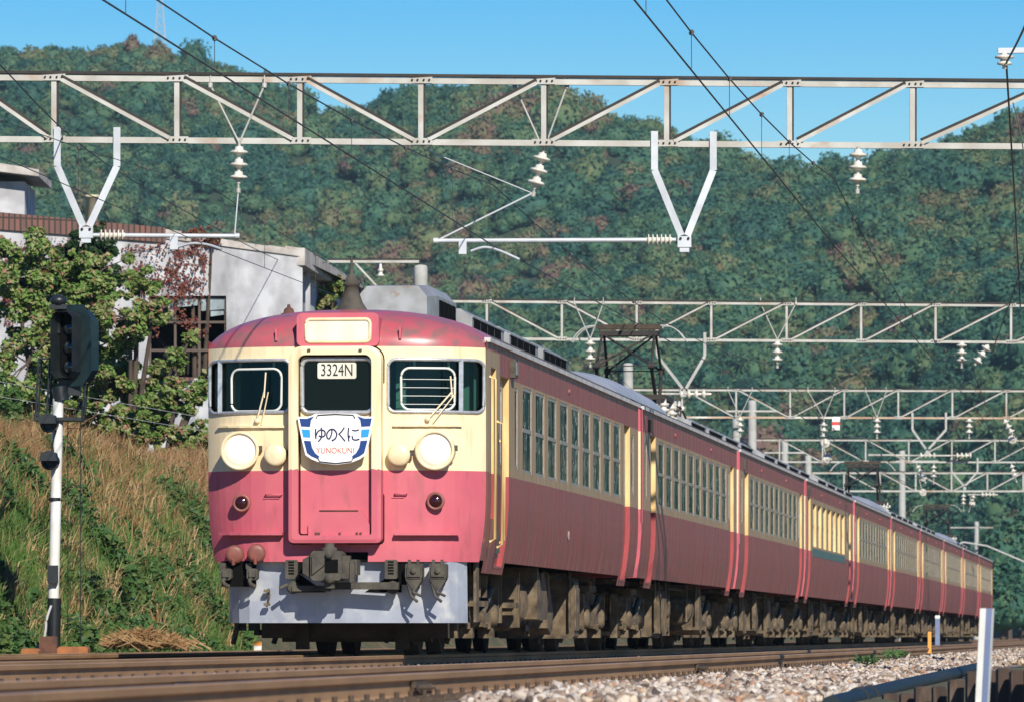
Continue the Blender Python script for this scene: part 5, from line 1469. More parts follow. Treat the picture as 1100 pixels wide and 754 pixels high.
# horizontal rod insulators on the V brackets of the second to fourth gantries
RODI = 'ribbed rod insulators on the far brackets'
for pxa, pxb, py_, D, lab in ((702, 764, 423, 136.7, 'at the bracket behind the first pantograph'), (962, 1020, 489, 231, 'on the arm across the tall concrete pole'), (1020, 1036, 489, 232, 'right of the fourth gantry bracket'), (1040, 1072, 531, 278, 'at the farthest gantry')):
    a, b = W(pxa, py_, D), W(pxb, py_, D); root = thing('rod_insulator', 'ribbed white rod insulator ' + lab, 'insulator', a, 0, RODI)
    d = (b - a).normalized(); ln = (b - a).length; m = MB(); n = 4; ofs = ln * 0.45
    pr = [(0, .03)]
    for i in range(n): pr += [(ofs + i * .16, .03), (ofs + i * .16 + .02, .11), (ofs + i * .16 + .06, .11), (ofs + i * .16 + .08, .03)]
    m.lathe(a, d, pr + [(ln, .025)], 14); m.build('ribbed_body', 'porcelain', root, world=True)
# red banded plate below the third gantry
p = W(898, 454.5, 184.2); m = MB(); s = 0.11; m.box(p.x - s, p.x + s, p.y - .01, p.y + .01, p.z - .19, p.z + .19); m.box(p.x - s, p.x + s, p.y - .014, p.y - .010, p.z - .05, p.z + .05, 1)
tag(m.build('warning_plate', ['sign_white', 'sign_red']), 'small white plate with red band below the third gantry', 'sign')
# single concrete poles beyond
POLES = 'concrete line poles beyond the train'
def pole(px_, ptop, D, label, arms):
    b = W(px_, 683, D); top = W(px_, ptop, D).z
    root = thing('line_pole', label, 'pole', (b.x, b.y, -0.2), 0, POLES)
    m = MB(); m.lathe((b.x, b.y, -0.2), (0, 0, 1), [(0, 0.21), (top, 0.15), (top + 0.2, 0.14), (top + 0.22, 0)], 16); m.build('shaft', 'concrete_pole', root, world=True)
    for (dx0, dx1, dz) in arms:
        m = MB(); m.tube([(b.x + dx0, b.y - .1, top + dz), (b.x + dx1, b.y - .1, top + dz)], 0.045, 8); m.build('cross_arm', 'steel_light', root, world=True)
pole(969, 484, 300, 'tall concrete pole rising behind the middle carriages with two cross arms', [(-1.6, 0.2, -0.2), (-0.3, 1.7, -0.5)])
pole(1049, 560, 420, 'small distant concrete pole near the tail of the train', [(-1.8, 1.2, -0.4)])
pole(808, 430, 231, 'concrete pole above the third carriage roof, under the third gantry', [(-1.0, 1.0, -0.4)])
pole(843, 474, 278, 'short looking concrete pole just above the fourth carriage roof', [(-0.9, 0.9, -0.5)])
m = MB(); m.tube([W(1015, 590, 330), W(1035, 582, 330), W(1060, 586, 330), W(1100, 603, 330), W(1120, 611, 330)], 0.05, 8); tag(m.build('support_tube', 'concrete_pole'), 'slanting pale tube at the right above the tail of the train', 'tube')
# bracket with insulator at the upper right edge
p = W(1079, 62, 60); root = thing('feeder_bracket', 'small bracket and white insulator high at the upper right edge', 'bracket', p)
m = MB(); m.beam(W(1072, 55, 60), W(1135, 54, 60), 0.06, 0.05); m.build('arm', 'galvanised', root, world=True)
m = MB(); m.lathe(W(1079, 56, 60), (0, 0, -1), [(0, .03), (.03, .035), (.04, .09), (.06, .09), (.07, .04), (.09, .04), (.10, .07), (.12, .07), (.13, .02), (.16, .02)], 14); m.build('insulator', 'porcelain', root, world=True)
p = W(1135, 54, 60); m = MB(); m.lathe((p.x, p.y, -1.0), (0, 0, 1), [(0, .2), (p.z + 1.4, .14), (p.z + 1.42, 0)], 16); m.build('pole', 'concrete_pole', root, world=True)

# ------------------------------------------------------------------ overhead line: wires
CW = 'contact wires'; MW = 'messenger wires'
GD = [26.0, 82.0, 136.5, 184.8, 231.5, 278.4, 330.0, 400.0]
def wires(L, stag, zc, zm_g, zm_mid, what, wr_=0.009):
    Dl = []; 
    m = MB(); pts = []
    for i, D in enumerate(GD): pts.append(LD(L + (stag if i % 2 else -stag), D, zc))
    m.tube(pts, wr_, 5); tag(m.build('contact_wire', 'wire'), 'dark contact wire over the ' + what, 'wire', CW)
    root = thing('messenger_wire', 'dark sagging messenger wire with droppers over the ' + what, 'wire', LD(L, GD[0], zm_g), 0, MW)
    m = MB(); dr = MB(); pts = []
    for i in range(len(GD) - 1):
        n = 11
        sa = stag if i % 2 else -stag; sb = -sa
        for j in range(n + 1):
            t = j / n; D = GD[i] + (GD[i + 1] - GD[i]) * t; z = zm_g - (zm_g - zm_mid) * 4 * t * (1 - t)
            p = LD(L + sa + (sb - sa) * t, D, z); 
            if j < n or i == len(GD) - 2: pts.append(p)
            if 0 < j < n and D < 200:
                q_ = LD(L + sa + (sb - sa) * t, D, zc)
                d = MB(); d.tube([p, q_], 0.0035, 4); d.lathe(p - Vector((0, 0.04, 0)), (0, 1, 0), [(0, .025), (.08, .025)], 8); d.build('dropper', 'wire', root, world=True)
    m.tube(pts, wr_ * 0.9, 5); m.build('cable', 'wire', root, world=True)
wires(4.18, 0.05, 5.22, 6.08, 5.55, 'nearest track')
wires(8.40, 0.22, 5.22, 6.00, 5.50, 'track of the train')
wires(12.1, 0.2, 5.22, 6.00, 5.50, 'far track by the bank', 0.0055)
FW = 'thin line wires'
def wire(label, pts, r=0.010, mt='wire'): rod(label, pts, r, mt, 'line_wire', 'wire', FW)
wire('black wire coming down to the bracket at the upper right edge', smooth_pts([W(1125, -30, 45), W(1098, 35, 56), W(1081, 68, 60)], 6), 0.011)
wire('dark wire dropping from the right edge bracket past the nearest gantry', smooth_pts([W(1081, 68, 60), W(1086, 150, 68), W(1090, 215, 76), W(1096, 330, 90)], 6), 0.010)
wire('dark slanting wire at the right edge in front of the second gantry', [W(1102, 272, 120), W(1085, 325, 130), W(1065, 380, 137)], 0.013)
wire('pale thin loop of wire at the right edge', smooth_pts([W(1088, 110, 80), W(1099, 160, 82), W(1097, 210, 84), W(1090, 260, 88), W(1098, 300, 95)], 6), 0.008, 'wire_light')
wire('upper of two thin signal wires behind the signal head', [W(-10, 408, 108), W(240, 452, 112)], 0.0035, 'wire_light')
wire('lower of two thin signal wires behind the signal head', [W(-10, 424, 108), W(240, 466, 112)], 0.0035, 'wire_light')
wire('dark feeder wire hanging from the gantry pole arm over the shed', smooth_pts([W(-10, 60, 60), W(120, 180, 95), W(300, 280, 132), W(352, 282, 136)], 8), 0.008)

# ------------------------------------------------------------------ signal by the bank
SD = 80.0
b = W(57, 694, SD)
sg = thing('railway_signal', 'white signal mast with dark hooded signal head beside the grass bank', 'signal', (b.x, SD, b.z))
m = MB(); T0, T1 = W(57.5, 690, SD), W(62.5, 428, SD)
m.tube([T0 + Vector((0, 0, 0.55)), T1], 0.068, 16); m.build('mast', 'white_post', sg, world=True)
m = MB(); m.tube([T0 - Vector((0, 0, 0.1)), T0 + Vector((0.01, 0, 0.56))], 0.085, 16, 0); m.build('mast_foot', 'signal_black', sg, world=True)
m = MB(); a = T0 + (T1 - T0) * 0.105; m.tube([a, T0 + (T1 - T0) * 0.165], 0.0695, 16); m.build('rust_patch', 'rust_orange', sg, world=True)
hc = W(76, 372, SD)          # head: a capsule shaped back plate with a box behind and hoods in front
m = MB()
def capsule(cx, cz, w, h, n=10, ch=0.45):
    out = []
    for i in range(n + 1): a = math.pi * i / n; out.append((cx + w * math.cos(a), cz + h - w + w * math.sin(a)))
    for i in range(n + 1): a = math.pi + math.pi * i / n; out.append((cx + w * math.cos(a), cz - h + w + w * math.sin(a)))
    return out
yrot = lambda p: Matrix.Rotation(R(-27), 4, 'Z') @ Vector(p)
def hd(poly, y0, y1, mi=0, taper=1.0):
    n = len(poly)
    v0 = [hc + yrot((a, y0, c)) for a, c in poly]; v1 = [hc + yrot((a * taper, y1, c * taper)) for a, c in poly]
    m.add(v0 + v1, [(i, (i + 1) % n, n + (i + 1) % n, n + i) for i in range(n)], mi); m.add(v0, [tuple(range(n))], mi); m.add(v1, [tuple(range(n))], mi)
oct_ = [(0.29, 0.36), (0.17, 0.52), (-0.12, 0.52), (-0.27, 0.38), (-0.27, -0.34), (-0.12, -0.50), (0.17, -0.50), (0.29, -0.34)]
hd(oct_, 0.0, 0.02, 0)
hd([(a * 0.86, c * 0.92) for a, c in oct_], 0.02, 0.30, 0, 0.92)
head = m.build('signal_head', 'signal_green', sg, world=True)
m = MB()
inner = [(0.12, 0.34), (0.06, 0.40), (-0.10, 0.40), (-0.16, 0.32), (-0.16, -0.30), (-0.10, -0.38), (0.06, -0.38), (0.12, -0.30)]
n = len(inner)
v0 = [hc + yrot((a, -0.004, c)) for a, c in inner]; v1 = [hc + yrot((a * 1.12, -0.20, c * 1.05)) for a, c in inner]
m.add(v0 + v1, [(i, (i + 1) % n, n + (i + 1) % n, n + i) for i in range(n)], 0)
v2 = [hc + yrot((a * 1.25, -0.004, c * 1.1)) for a, c in inner]
m.add(v2 + v1, [(i, (i + 1) % n, n + (i + 1) % n, n + i) for i in range(n)], 0)
m.add(v0, [tuple(range(n))], 1)
hood = m.build('hood', ['signal_black', 'black'], sg, world=True)
m = MB()
for dz in (0.22, -0.02, -0.26): m.lathe(hc + yrot((-0.02, 0.0, dz)), yrot((0, -1, 0)), [(0, .085), (.02, .08), (.035, .05), (.04, 0)], 16)
m.build('lens', 'signal_lens', sg, world=True)
m = MB(); c = W(62.5, 322, SD); m.lathe(c + Vector((0, 0.05, -0.42)), (0, 0, 1), [(0, .03), (.34, .03), (.35, .08), (.40, .11), (.44, .10), (.48, .05), (.49, 0)], 14); m.box(c.x - .11, c.x + .11, SD - .02, SD + .1, c.z - .12, c.z - .06)
m.build('top_lamp_cap', 'signal_black', sg, world=True)
m = MB(); m.box(hc.x - 0.16, hc.x + 0.12, SD + 0.02, SD + 0.22, W(0, 424, SD).z, W(0, 405, SD).z); m.tube([W(66, 430, SD), W(64, 415, SD)], 0.1, 10)
m.build('head_bracket', 'signal_black', sg, world=True)
m = MB()
# service cage: rails either side of the head and a small platform
z0, z1 = W(0, 449, SD).z, W(0, 385, SD).z
xl, xr = W(38, 0, SD).x, W(88, 0, SD).x
m.box(xl - .02, xr, SD - 0.12, SD + 0.5, z0 - 0.03, z0 + 0.01)
for x, zt in ((xl, z1), (xl + 0.14, z1), (xr, W(0, 410, SD).z)):
    for y in (SD + 0.02, SD + 0.45): m.tube([(x, y, z0), (x + (0.04 if x < 0 else 0), y, zt)], 0.014, 6)
m.tube([(xl + .04, SD + .02, z1), (xl + 0.2, SD + .02, z1)], 0.014, 6); m.tube([(xl + .04, SD + .45, z1), (xl + .04, SD + .02, z1)], 0.014, 6)
m.build('service_cage', 'signal_black', sg, world=True)
m = MB()
for i in range(15):       # ladder behind the mast
    z = T0.z + 0.3 + i * 0.24; m.tube([(T1.x + 0.10, SD + 0.3, z), (T1.x + 0.26, SD + 0.3, z)], 0.004, 5)
for dx in (0.10, 0.26): m.tube([(T1.x + dx, SD + .3, T0.z), (T1.x + dx, SD + .3, z0)], 0.005, 6)
m.build('ladder', 'signal_black', sg, world=True)
for px_, py_, nm in ((56, 455, 'lower'), (57, 495, 'lowest')):
    p = W(px_, py_, SD - 0.15); m = MB(); ax = Vector((-0.35, -1, 0))
    m.lathe(p + Vector((0.02, 0.12, 0)), ax, [(0, .05), (.05, .085), (.16, .09), (.16, .11), (.19, .115), (.20, .075), (.17, .07)], 18)
    m.prism([(-0.11, 0, 0.0), (0.11, 0, 0.0), (0.09, 0, 0.1), (0.0, 0, 0.13), (-0.09, 0, 0.1)], p + Vector((-.05, -0.2, 0.0)), p + Vector((-.03, -0.08, 0.0)))
    m.beam(p + Vector((0.02, 0.1, 0)), Vector((p.x + 0.06, SD, p.z + 0.02)), 0.05, 0.05)
    l_ = m.build('route_lamp', 'signal_black', sg, world=True)
m = MB(); m.tube([W(60, 462, SD - .1), W(56, 478, SD - .12), W(57, 488, SD - .12)], 0.018, 6); m.build('cable', 'signal_black', sg, world=True)
m = MB(); m.box(W(52, 0, SD).x, W(63, 0, SD).x, SD - 0.17, SD - 0.07, W(0, 626, SD).z, W(0, 607, SD).z)
m.build('cable_box', 'signal_black', sg, world=True)
for py_ in (536, 648): p = W(59, py_, SD); m = MB(); m.lathe(p - Vector((0, 0, .02)), (0, 0, 1), [(0, .08), (.04, .08)], 14); m.build('band', 'signal_black', sg, world=True)
m = MB(); m.tube(smooth_pts([W(55, 650, SD - .1), W(50, 665, SD - .12), W(48, 682, SD - .12), W(40, 697, SD - .12)], 6), 0.018, 6); m.build('cable', 'wire_light', sg, world=True)
m = MB(); p = W(53, 690, SD - 0.2); m.cbox(p.x - .12, p.x + .1, SD - .3, SD + .1, -0.2, p.z + 0.08, 0.02); m.build('junction_box', 'rust_box', sg, world=True)
BX = 'rusty boxes at the foot of the signal'
for px0, px1, y0, lab in ((24, 43, 696, 'rusty low box left of the signal foot'), (63, 96, 694, 'rusty low slab right of the signal foot')):
    a, b_ = W(px0, y0, SD - .5), W(px1, y0 + 8, SD - .5); m = MB(); m.cbox(a.x, b_.x, SD - .8, SD - .3, -0.2, a.z, 0.03); tag(m.build('rusty_box', 'rust_orange'), lab, 'box', BX)

# small track-side markers
def marker(px_, y0, y1, D, w, label, mats, band=None):
    t = W(px_, y0, D); b_ = W(px_, y1, D); zb = min(b_.z, -0.1)
    root = thing('marker_post', label, 'marker post', (t.x, D, zb), 0, 'small marker posts by the tracks')
    m = MB(); m.cbox(t.x - w / 2, t.x + w / 2, D - w / 3, D + w / 3, zb, t.z, w * 0.12, 0); m.build('post', mats[0], root, world=True)
    if band:
        zz = W(px_, band, D).z; m = MB(); m.cbox(t.x - w * .53, t.x + w * .53, D - w * .37, D + w * .37, zz, t.z + .01, w * 0.12); m.build('cap', mats[1], root, world=True)
marker(277, 689, 702, 92, 0.11, 'white stub post with orange cap behind the front skirt of the train', ['white_post', 'orange_paint'], 693)
marker(568, 664, 672, 92, 0.10, 'tiny white post seen under the train behind the first bogie', ['white_post', 'white_post'])
marker(998.5, 678, 692, 110, 0.06, 'thin orange post by the rails near the train tail', ['orange_paint', 'orange_paint'])
marker(1007, 661, 679, 150, 0.11, 'small pale blue plate post beside the tail carriages', ['post_blue', 'white_post'], 664)

# ------------------------------------------------------------------ foreground right: white post, pipe, old timbers
PD = 37.0
a, b_ = W(1060.5, 653, PD), W(1049.5, 770, PD)
root = thing('white_post', 'blurred white post with grey blue right face at the lower right', 'post', (b_.x, PD, -1.0))
m = MB(); w = 0.036
ang = R(-14)
def wp(c, x, y): return Vector((c.x + x * math.cos(ang) - y * math.sin(ang), c.y + x * math.sin(ang) + y * math.cos(ang), c.z))
top = a; bot = Vector((b_.x - 0.01, PD, -1.0))
sq = [(-w, -w), (w, -w), (w, w), (-w, w)]
vs = [wp(bot, x, y) for x, y in sq] + [wp(top, x, y) for x, y in sq]
m.add(vs, [(1, 2, 6, 5), (2, 3, 7, 6), (3, 0, 4, 7), (4, 5, 6, 7)], 0); m.add(vs, [(0, 1, 5, 4)], 1)
m.build('shaft', ['white_post', 'white_post'], root, world=True)
m = MB(); n_ = (vs[1] - vs[0]).cross(vs[4] - vs[0]).normalized() * 0.003
e0, e1 = vs[0].lerp(vs[1], 0.52) + n_, vs[1] + n_; e2, e3 = vs[5] + n_, vs[4].lerp(vs[5], 0.52) + n_
m.add([e0, e1, e2, e3], [(0, 1, 2, 3)]); m.build('blue_grey_strip', 'post_blue', root, world=True)  # blue grey over the right half of the front face
m = MB(); m.tube([LD(1.98, 38, -0.215), LD(2.0, 48, -0.19), LD(2.02, 60, -0.17), LD(2.06, 70, -0.155)], 0.062, 14)
for D in (41.5, 43): m.lathe(LD(1.985, D, -0.207), (DX, DY, 0), [(0, .078), (.25, .078)], 14)
tag(m.build('cable_pipe', 'pipe_blue'), 'dark blue black pipe lying along the edge of the ballast at lower right', 'pipe')
TG = 'old timbers retaining the ballast edge'
tl = [(957, 16, 745), (975, 15, 744), (992, 17, 737), (1010, 15, 738), (1028, 16, 731), (1046, 14, 722), (1063, 15, 720), (1079, 14, 718), (1094, 15, 719), (1110, 16, 718)]
tlab = ['leftmost, lowest under the pipe', 'second from the left, low under the pipe', 'third from the left under the pipe', 'fourth from the left under the pipe', 'just left of the white post', 'directly behind the white post',
        'first one right of the white post', 'second one right of the white post', 'third one right of the white post', 'cut off by the right edge']
for i, (px_, wpx, py_) in enumerate(tl):
    D = 41.5 - (px_ - 957) / 153 * 3.0; t = W(px_, py_ + random.uniform(-1.5, 1.5), D); hw = wpx * D / FPX / 2 * 0.97
    m = MB(); m.cbox(t.x - hw, t.x + hw, D + random.uniform(-.02, .03), D + 0.2, -1.0, t.z, 0.012)
    tag(m.build('old_timber', 'old_timber'), 'upright brown old timber at lower right, ' + tlab[i], 'timber', TG)

# ------------------------------------------------------------------ shed on the bank
BD = 128.0
zb = 2.6
sh = thing('derelict_shed', 'derelict grey plastered shed with broken dark window on top of the bank', 'shed', (W(180, 0, BD).x, BD, zb))
# front wall, top edge sloping down to the right, with the window opening
fD = lambda px: BD + 4.0 * px / 325
def FW_(px, py): return W(px, py, fD(px))
wx0, wx1, wy0, wy1 = 160, 243, 318, 406
m = MB()
topy = lambda px: 252 + (px - 176) * (272 - 252) / (325 - 176)
def wallquad(a, b, ya, yb, yc, yd):  # top-left y, top-right y, bottom-left, bottom-right
    m.add([FW_(a, yc), FW_(b, yd), FW_(b, yb), FW_(a, ya)], [(0, 1, 2, 3)], 0)
zbot = 560
wallquad(-70, wx0, 236, topy(wx0) , zbot, zbot)
wallquad(wx0, wx1, topy(wx0), topy(wx1), wy0, wy0); wallquad(wx0, wx1, wy1, wy1, zbot, zbot)
wallquad(wx1, 325, topy(wx1), topy(325), zbot, zbot)
# reveals
for (p, q_) in (((wx0, wy0), (wx1, wy0)), ((wx1, wy0), (wx1, wy1)), ((wx1, wy1), (wx0, wy1)), ((wx0, wy1), (wx0, wy0))):
    A, B = FW_(*p), FW_(*q_); m.add([A, B, B + Vector((0, .3, 0)), A + Vector((0, .3, 0))], [(0, 1, 2, 3)])
# right-hand side wall under the eave, going back beside the tracks
A = FW_(325, 272); zc_ = A.z
sx0 = W(306, 0, fD(306)).x
m.add([(A.x, A.y, zb), (A.x + .0, A.y + 0.02, zb), (A.x, A.y + .02, zc_), (A.x, A.y, zc_)], [(0, 1, 2, 3)])
m.add([(A.x - 0.35, A.y + .02, zb), (A.x + 1.0, A.y + 16, zb), (A.x + 1.0, A.y + 16, zc_), (A.x - .35, A.y + .02, zc_)], [(0, 1, 2, 3)])
m.build('wall', 'plaster', sh, world=True)
m = MB(); B = W(374, 303, 143.0)
d = (Vector((B.x, B.y, 0)) - Vector((A.x, A.y, 0)))
e = Vector((A.x, A.y, 0)) + d * 1.3
t_ = 0.26
P0 = Vector((A.x + .05, A.y - .08, zc_ - t_)); P1 = Vector((e.x + .05, e.y, zc_ - t_))
m.add([P0, P1, P1 + Vector((0, 0, t_ + .1)), P0 + Vector((0, 0, t_ + .1)), P0 - Vector((2.6, -.0, 0)), P1 - Vector((2.6, 0, 0)), P1 + Vector((-2.6, 0, t_ + .1)), P0 + Vector((-2.6, 0, t_ + .1))],
      [(0, 1, 2, 3), (0, 1, 5, 4), (3, 2, 6, 7), (0, 4, 7, 3), (1, 2, 6, 5)])
m.build('eave', 'concrete_edge', sh, world=True)
m = MB(); m.box(A.x - 0.02, A.x + .08, A.y + 2.5, A.y + 2.6, zb, zc_ - .25); m.build('eave_post', 'plaster', sh, world=True); m = MB(); m.box(A.x + .35, A.x + .45, A.y + 8.5, A.y + 8.6, zb, zc_ - .25); m.build('eave_post', 'plaster', sh, world=True)
m = MB(); 
a_, b2 = FW_(176, 252), FW_(325, 272)
for i in range(8):
    p = a_.lerp(b2, i / 8); q_ = a_.lerp(b2, (i + 1) / 8); h = random.uniform(-.02, .05)
    m.add([p + Vector((0, -.05, -.08)), q_ + Vector((0, -.05, -.08)), q_ + Vector((0, -.05, .06 + h)), p + Vector((0, -.05, .06 + h)), p + Vector((0, .6, -.08)), q_ + Vector((0, .6, -.08)), q_ + Vector((0, .6, .06 + h)), p + Vector((0, .6, .06 + h))], [(0, 1, 2, 3), (3, 2, 6, 7), (0, 1, 5, 4), (0, 3, 7, 4), (1, 2, 6, 5)])
m.build('coping', 'concrete_edge', sh, world=True)
m = MB(); A1, B1 = FW_(-70, 236), FW_(178, 256)
up = Vector((0, 0, 0.26)); y_ = Vector((0, -.08, 0))
bo = MB(); bo.add([A1 + y_ - Vector((0, 0, .1)), B1 + y_ - Vector((0, 0, .1)), B1 + y_ + up * .8, A1 + y_ + up, A1 + Vector((0, .3, -.1)), B1 + Vector((0, .3, -.1)), B1 + Vector((0, .3, .2)), A1 + Vector((0, .3, .26))], [(0, 1, 2, 3), (3, 2, 6, 7), (0, 1, 5, 4), (1, 2, 6, 5), (0, 3, 7, 4)])
bo.build('brick_coping', 'soldier_brick', sh, world=True)
# roof behind, closes the room; window with a few panes left
m = MB(); Z = FW_(325, 272).z
m.add([FW_(-70, 240) + Vector((0, .1, -.1)), FW_(325, 274) + Vector((0, .1, -.1)), Vector((A.x + 1.6, A.y + 16, Z - .2)), Vector((A.x - 7.6, A.y + 14, Z - .2))], [(0, 1, 2, 3)]); m.build('roof', 'roof_grey', sh, world=True)
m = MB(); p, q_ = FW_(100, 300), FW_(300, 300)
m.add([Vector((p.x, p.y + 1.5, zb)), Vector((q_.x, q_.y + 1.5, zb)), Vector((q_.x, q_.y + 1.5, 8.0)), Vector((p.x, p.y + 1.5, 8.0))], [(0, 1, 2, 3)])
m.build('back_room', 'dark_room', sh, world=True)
m = MB()
for px_ in (188, 214): m.beam(FW_(px_, wy0) + Vector((0, .12, 0)), FW_(px_, wy1) + Vector((0, .12, 0)), .05, .05, 0, Vector((0, 1, 0)))
for py_ in (346, 376): m.beam(FW_(wx0, py_) + Vector((0, .12, 0)), FW_(wx1, py_) + Vector((0, .12, 0)), .05, .05)
for e_ in (wx0 + .5, wx1 - .5): m.beam(FW_(e_, wy0) + Vector((0, .12, 0)), FW_(e_, wy1) + Vector((0, .12, 0)), .06, .06, 0, Vector((0, 1, 0)))
for px0, px1, p0, p1 in ((216, 241, 320, 334), (190, 212, 320, 330), (165, 186, 320, 345), (226, 240, 334, 340)):
    m.add([FW_(px0, p1) + Vector((0, .13, 0)), FW_(px1, p1 - 2) + Vector((0, .13, 0)), FW_(px1, p0) + Vector((0, .13, 0)), FW_(px0, p0) + Vector((0, .13, 0))], [(0, 1, 2, 3)], 1)
m.build('window', ['window_iron', 'dusty_pane'], sh, world=True)
m = MB(); A2, B2 = FW_(wx0 - 2, wy1 + 1), FW_(206, wy1 + 1); m.beam(A2 + Vector((0, -.03, 0)), B2 + Vector((0, -.03, 0)), .2, .07); m.build('sill', 'soldier_brick', sh, world=True)
# small hut at the far left with a projecting roof
hD = 131.0; p = W(0, 0, hD)
hut = thing('brick_roofed_hut', 'small pale hut with projecting flat roof at the left edge above the brick coping', 'hut', (p.x, hD, 8.2))
x1 = W(26, 0, hD).x; m = MB(); m.box(x1 - 3, x1, hD + .1, hD + 3, 7.5, W(0, 195, hD).z); m.build('wall', 'plaster', hut, world=True)
x2 = W(43, 0, hD).x; zt = W(0, 190, hD).z
m = MB(); m.add([(x1 - 3.2, hD - .35, zt + .42), (x2, hD - .35, zt - .02), (x2, hD - .35, zt + .12), (x1 - 3.2, hD - .35, zt + .70), (x1 - 3.2, hD + 3.3, zt + .42), (x2, hD + 3.3, zt - .02), (x2, hD + 3.3, zt + .12), (x1 - 3.2, hD + 3.3, zt + .70)], [(0, 1, 2, 3), (0, 1, 5, 4), (3, 2, 6, 7), (1, 2, 6, 5)])
m.build('roof', 'concrete_edge', hut, world=True)
# pale chimney-like pillar behind the left bracket
p = W(99, 210, 131); m = MB(); m.lathe((p.x, 131, 7.0), (0, 0, 1), [(0, .14), (p.z - 7.05, .13), (p.z - 7.05, .15), (p.z - 7.0, .15), (p.z - 7.0, 0)], 14); tag(m.build('flue_pipe', 'yellow_plaster'), 'short cream flue pipe behind the left drop bracket', 'flue')

# ------------------------------------------------------------------ foliage on the bank
def leaves(name, c, nrm, size, m_, tint, parent=None, fold=0.25, aspect=0.62):
    n = len(c)
    nrm = nrm / np.linalg.norm(nrm, axis=1)[:, None]
    t1 = np.cross(nrm, RNG.normal(size=(n, 3))); t1 /= np.linalg.norm(t1, axis=1)[:, None]; t2 = np.cross(nrm, t1)
    s = size[:, None]
    v = np.stack([c - t1 * s, c - t2 * s * aspect + nrm * s * fold, c + t1 * s, c + t2 * s * aspect + nrm * s * fold], 1).reshape(-1, 3)
    b = np.arange(n)[:, None] * 4
    f = np.concatenate([b + np.array([[0, 1, 2]]), b + np.array([[0, 2, 3]])])
    return np_mesh(name, v, f, m_, np.concatenate([tint, tint]), parent)
def clumps(centres, radii, n, squash=0.85):
    """leaf points gathered on many small branch clumps inside the crown"""
    k = len(centres); idx = RNG.choice(k, n, p=radii ** 2 / np.sum(radii ** 2))
    d = RNG.normal(size=(n, 3)); d /= np.linalg.norm(d, axis=1)[:, None]
    r = radii[idx] * RNG.uniform(0.35, 1.0, n) ** 0.5
    return centres[idx] + d * r[:, None] * np.array([1, 1, squash]), d
def bush_tree(label, blobs, n, D, root_px, m_, tmean, tsd, leaf=(0.038, 0.074), group='trees and shrubs on the bank', name='broadleaf_tree', seed_c=44):
    """blobs: (px, py, radius m) of the main boughs; each breaks into small sprays"""
    L_ = 699.0 / FPX * D - W(root_px, 0, D).x
    gz_ = float(ground_z(L_, D)) - 0.05
    root = thing(name, label, 'tree', (W(root_px, 0, D).x, D, gz_), 0, group)
    C = []; Rr = []
    tm = MB(); base = Vector(root.location)
    for (px_, py_, r) in blobs:
        c = np.array(W(px_, py_, D + RNG.uniform(-0.5, 0.7)))
        for _ in range(seed_c):
            d = RNG.normal(size=3); d /= np.linalg.norm(d)
            C.append(c + d * r * RNG.uniform(0.3, 1.2) * np.array([1, 1, 0.9])); Rr.append(r * RNG.uniform(0.08, 0.26))
        mid = base.lerp(Vector(c), 0.55) + Vector((0, 0.1, 0.15)); tm.tube(smooth_pts([base, mid, Vector(c)], 4), [0.07, .066, .062, .058, .05, .042, .034, .024, .015], 7)
        for _ in range(14):
            e = Vector(C[-1 - int(RNG.integers(0, seed_c))]); tm.tube([Vector(c), Vector(c).lerp(e, .5) + Vector((0, 0, .05)), e], [.022, .014, .006], 5)
    tm.build('trunk', 'bark', root, world=True)
    C = np.array(C); Rr = np.array(Rr)
    p, d = clumps(C, Rr, n)
    nr = d * 0.5 + np.array([0.15, -0.35, 0.75]) + 0.55 * RNG.normal(size=(n, 3))
    tint = np.clip(RNG.normal(tmean, tsd, n) + 0.15 * vnoise(p[:, 0], p[:, 2], 0.5, 3), 0, 1)
    leaves('crown', p, nr, RNG.uniform(leaf[0], leaf[1], n), m_, tint, root)
    return root
bush_tree('large leafy tree with reddening leaves behind the signal head', [(15, 300, 0.95), (60, 330, 0.9), (30, 390, 0.9), (95, 300, 0.75), (100, 375, 0.85), (5, 440, 0.6), (60, 440, 0.7), (100, 450, 0.55), (30, 470, 0.5)], 26000, 119, 50, 'cherry_leaf', 0.50, 0.22)
bush_tree('leafy tree with olive and russet leaves in front of the broken window', [(140, 345, 0.60), (130, 410, 0.66), (170, 410, 0.45), (190, 385, 0.22), (205, 362, 0.16), (165, 335, 0.30), (150, 305, 0.36), (130, 460, 0.5), (160, 445, 0.5)], 15000, 118, 140, 'cherry_leaf', 0.55, 0.22)
bush_tree('low drooping tree beside the left edge of the cab', [(190, 430, 0.42), (160, 455, 0.5), (212, 418, 0.24), (222, 408, 0.16), (215, 470, 0.36), (190, 480, 0.4)], 9500, 117, 175, 'cherry_leaf', 0.52, 0.24)
bush_tree('dark green tree rising against the shed wall under the left drop bracket', [(85, 290, 0.55), (100, 262, 0.42), (75, 320, 0.5), (110, 300, 0.35)], 8000, 122, 85, 'dark_leaf', 0.5, 0.25, leaf=(0.04, 0.075))
bush_tree('bright green shrub at the left edge below the large tree', [(10, 460, 0.5), (-10, 430, 0.5), (40, 465, 0.35)], 5000, 113, 5, 'weed_leaf', 0.5, 0.2)
bush_tree('small olive shrub under the eave of the shed beside the bell antenna', [(345, 325, 0.55), (358, 315, 0.35), (335, 335, 0.4)], 3500, 138, 345, 'cherry_leaf', 0.62, 0.2)
bush_tree('dry brown shrub on the roof edge of the shed', [(215, 252, 0.22), (205, 256, 0.2), (228, 257, 0.18)], 900, 131, 212, 'creeper_leaf', 0.75, 0.15, leaf=(0.03, 0.05), name='roof_shrub')

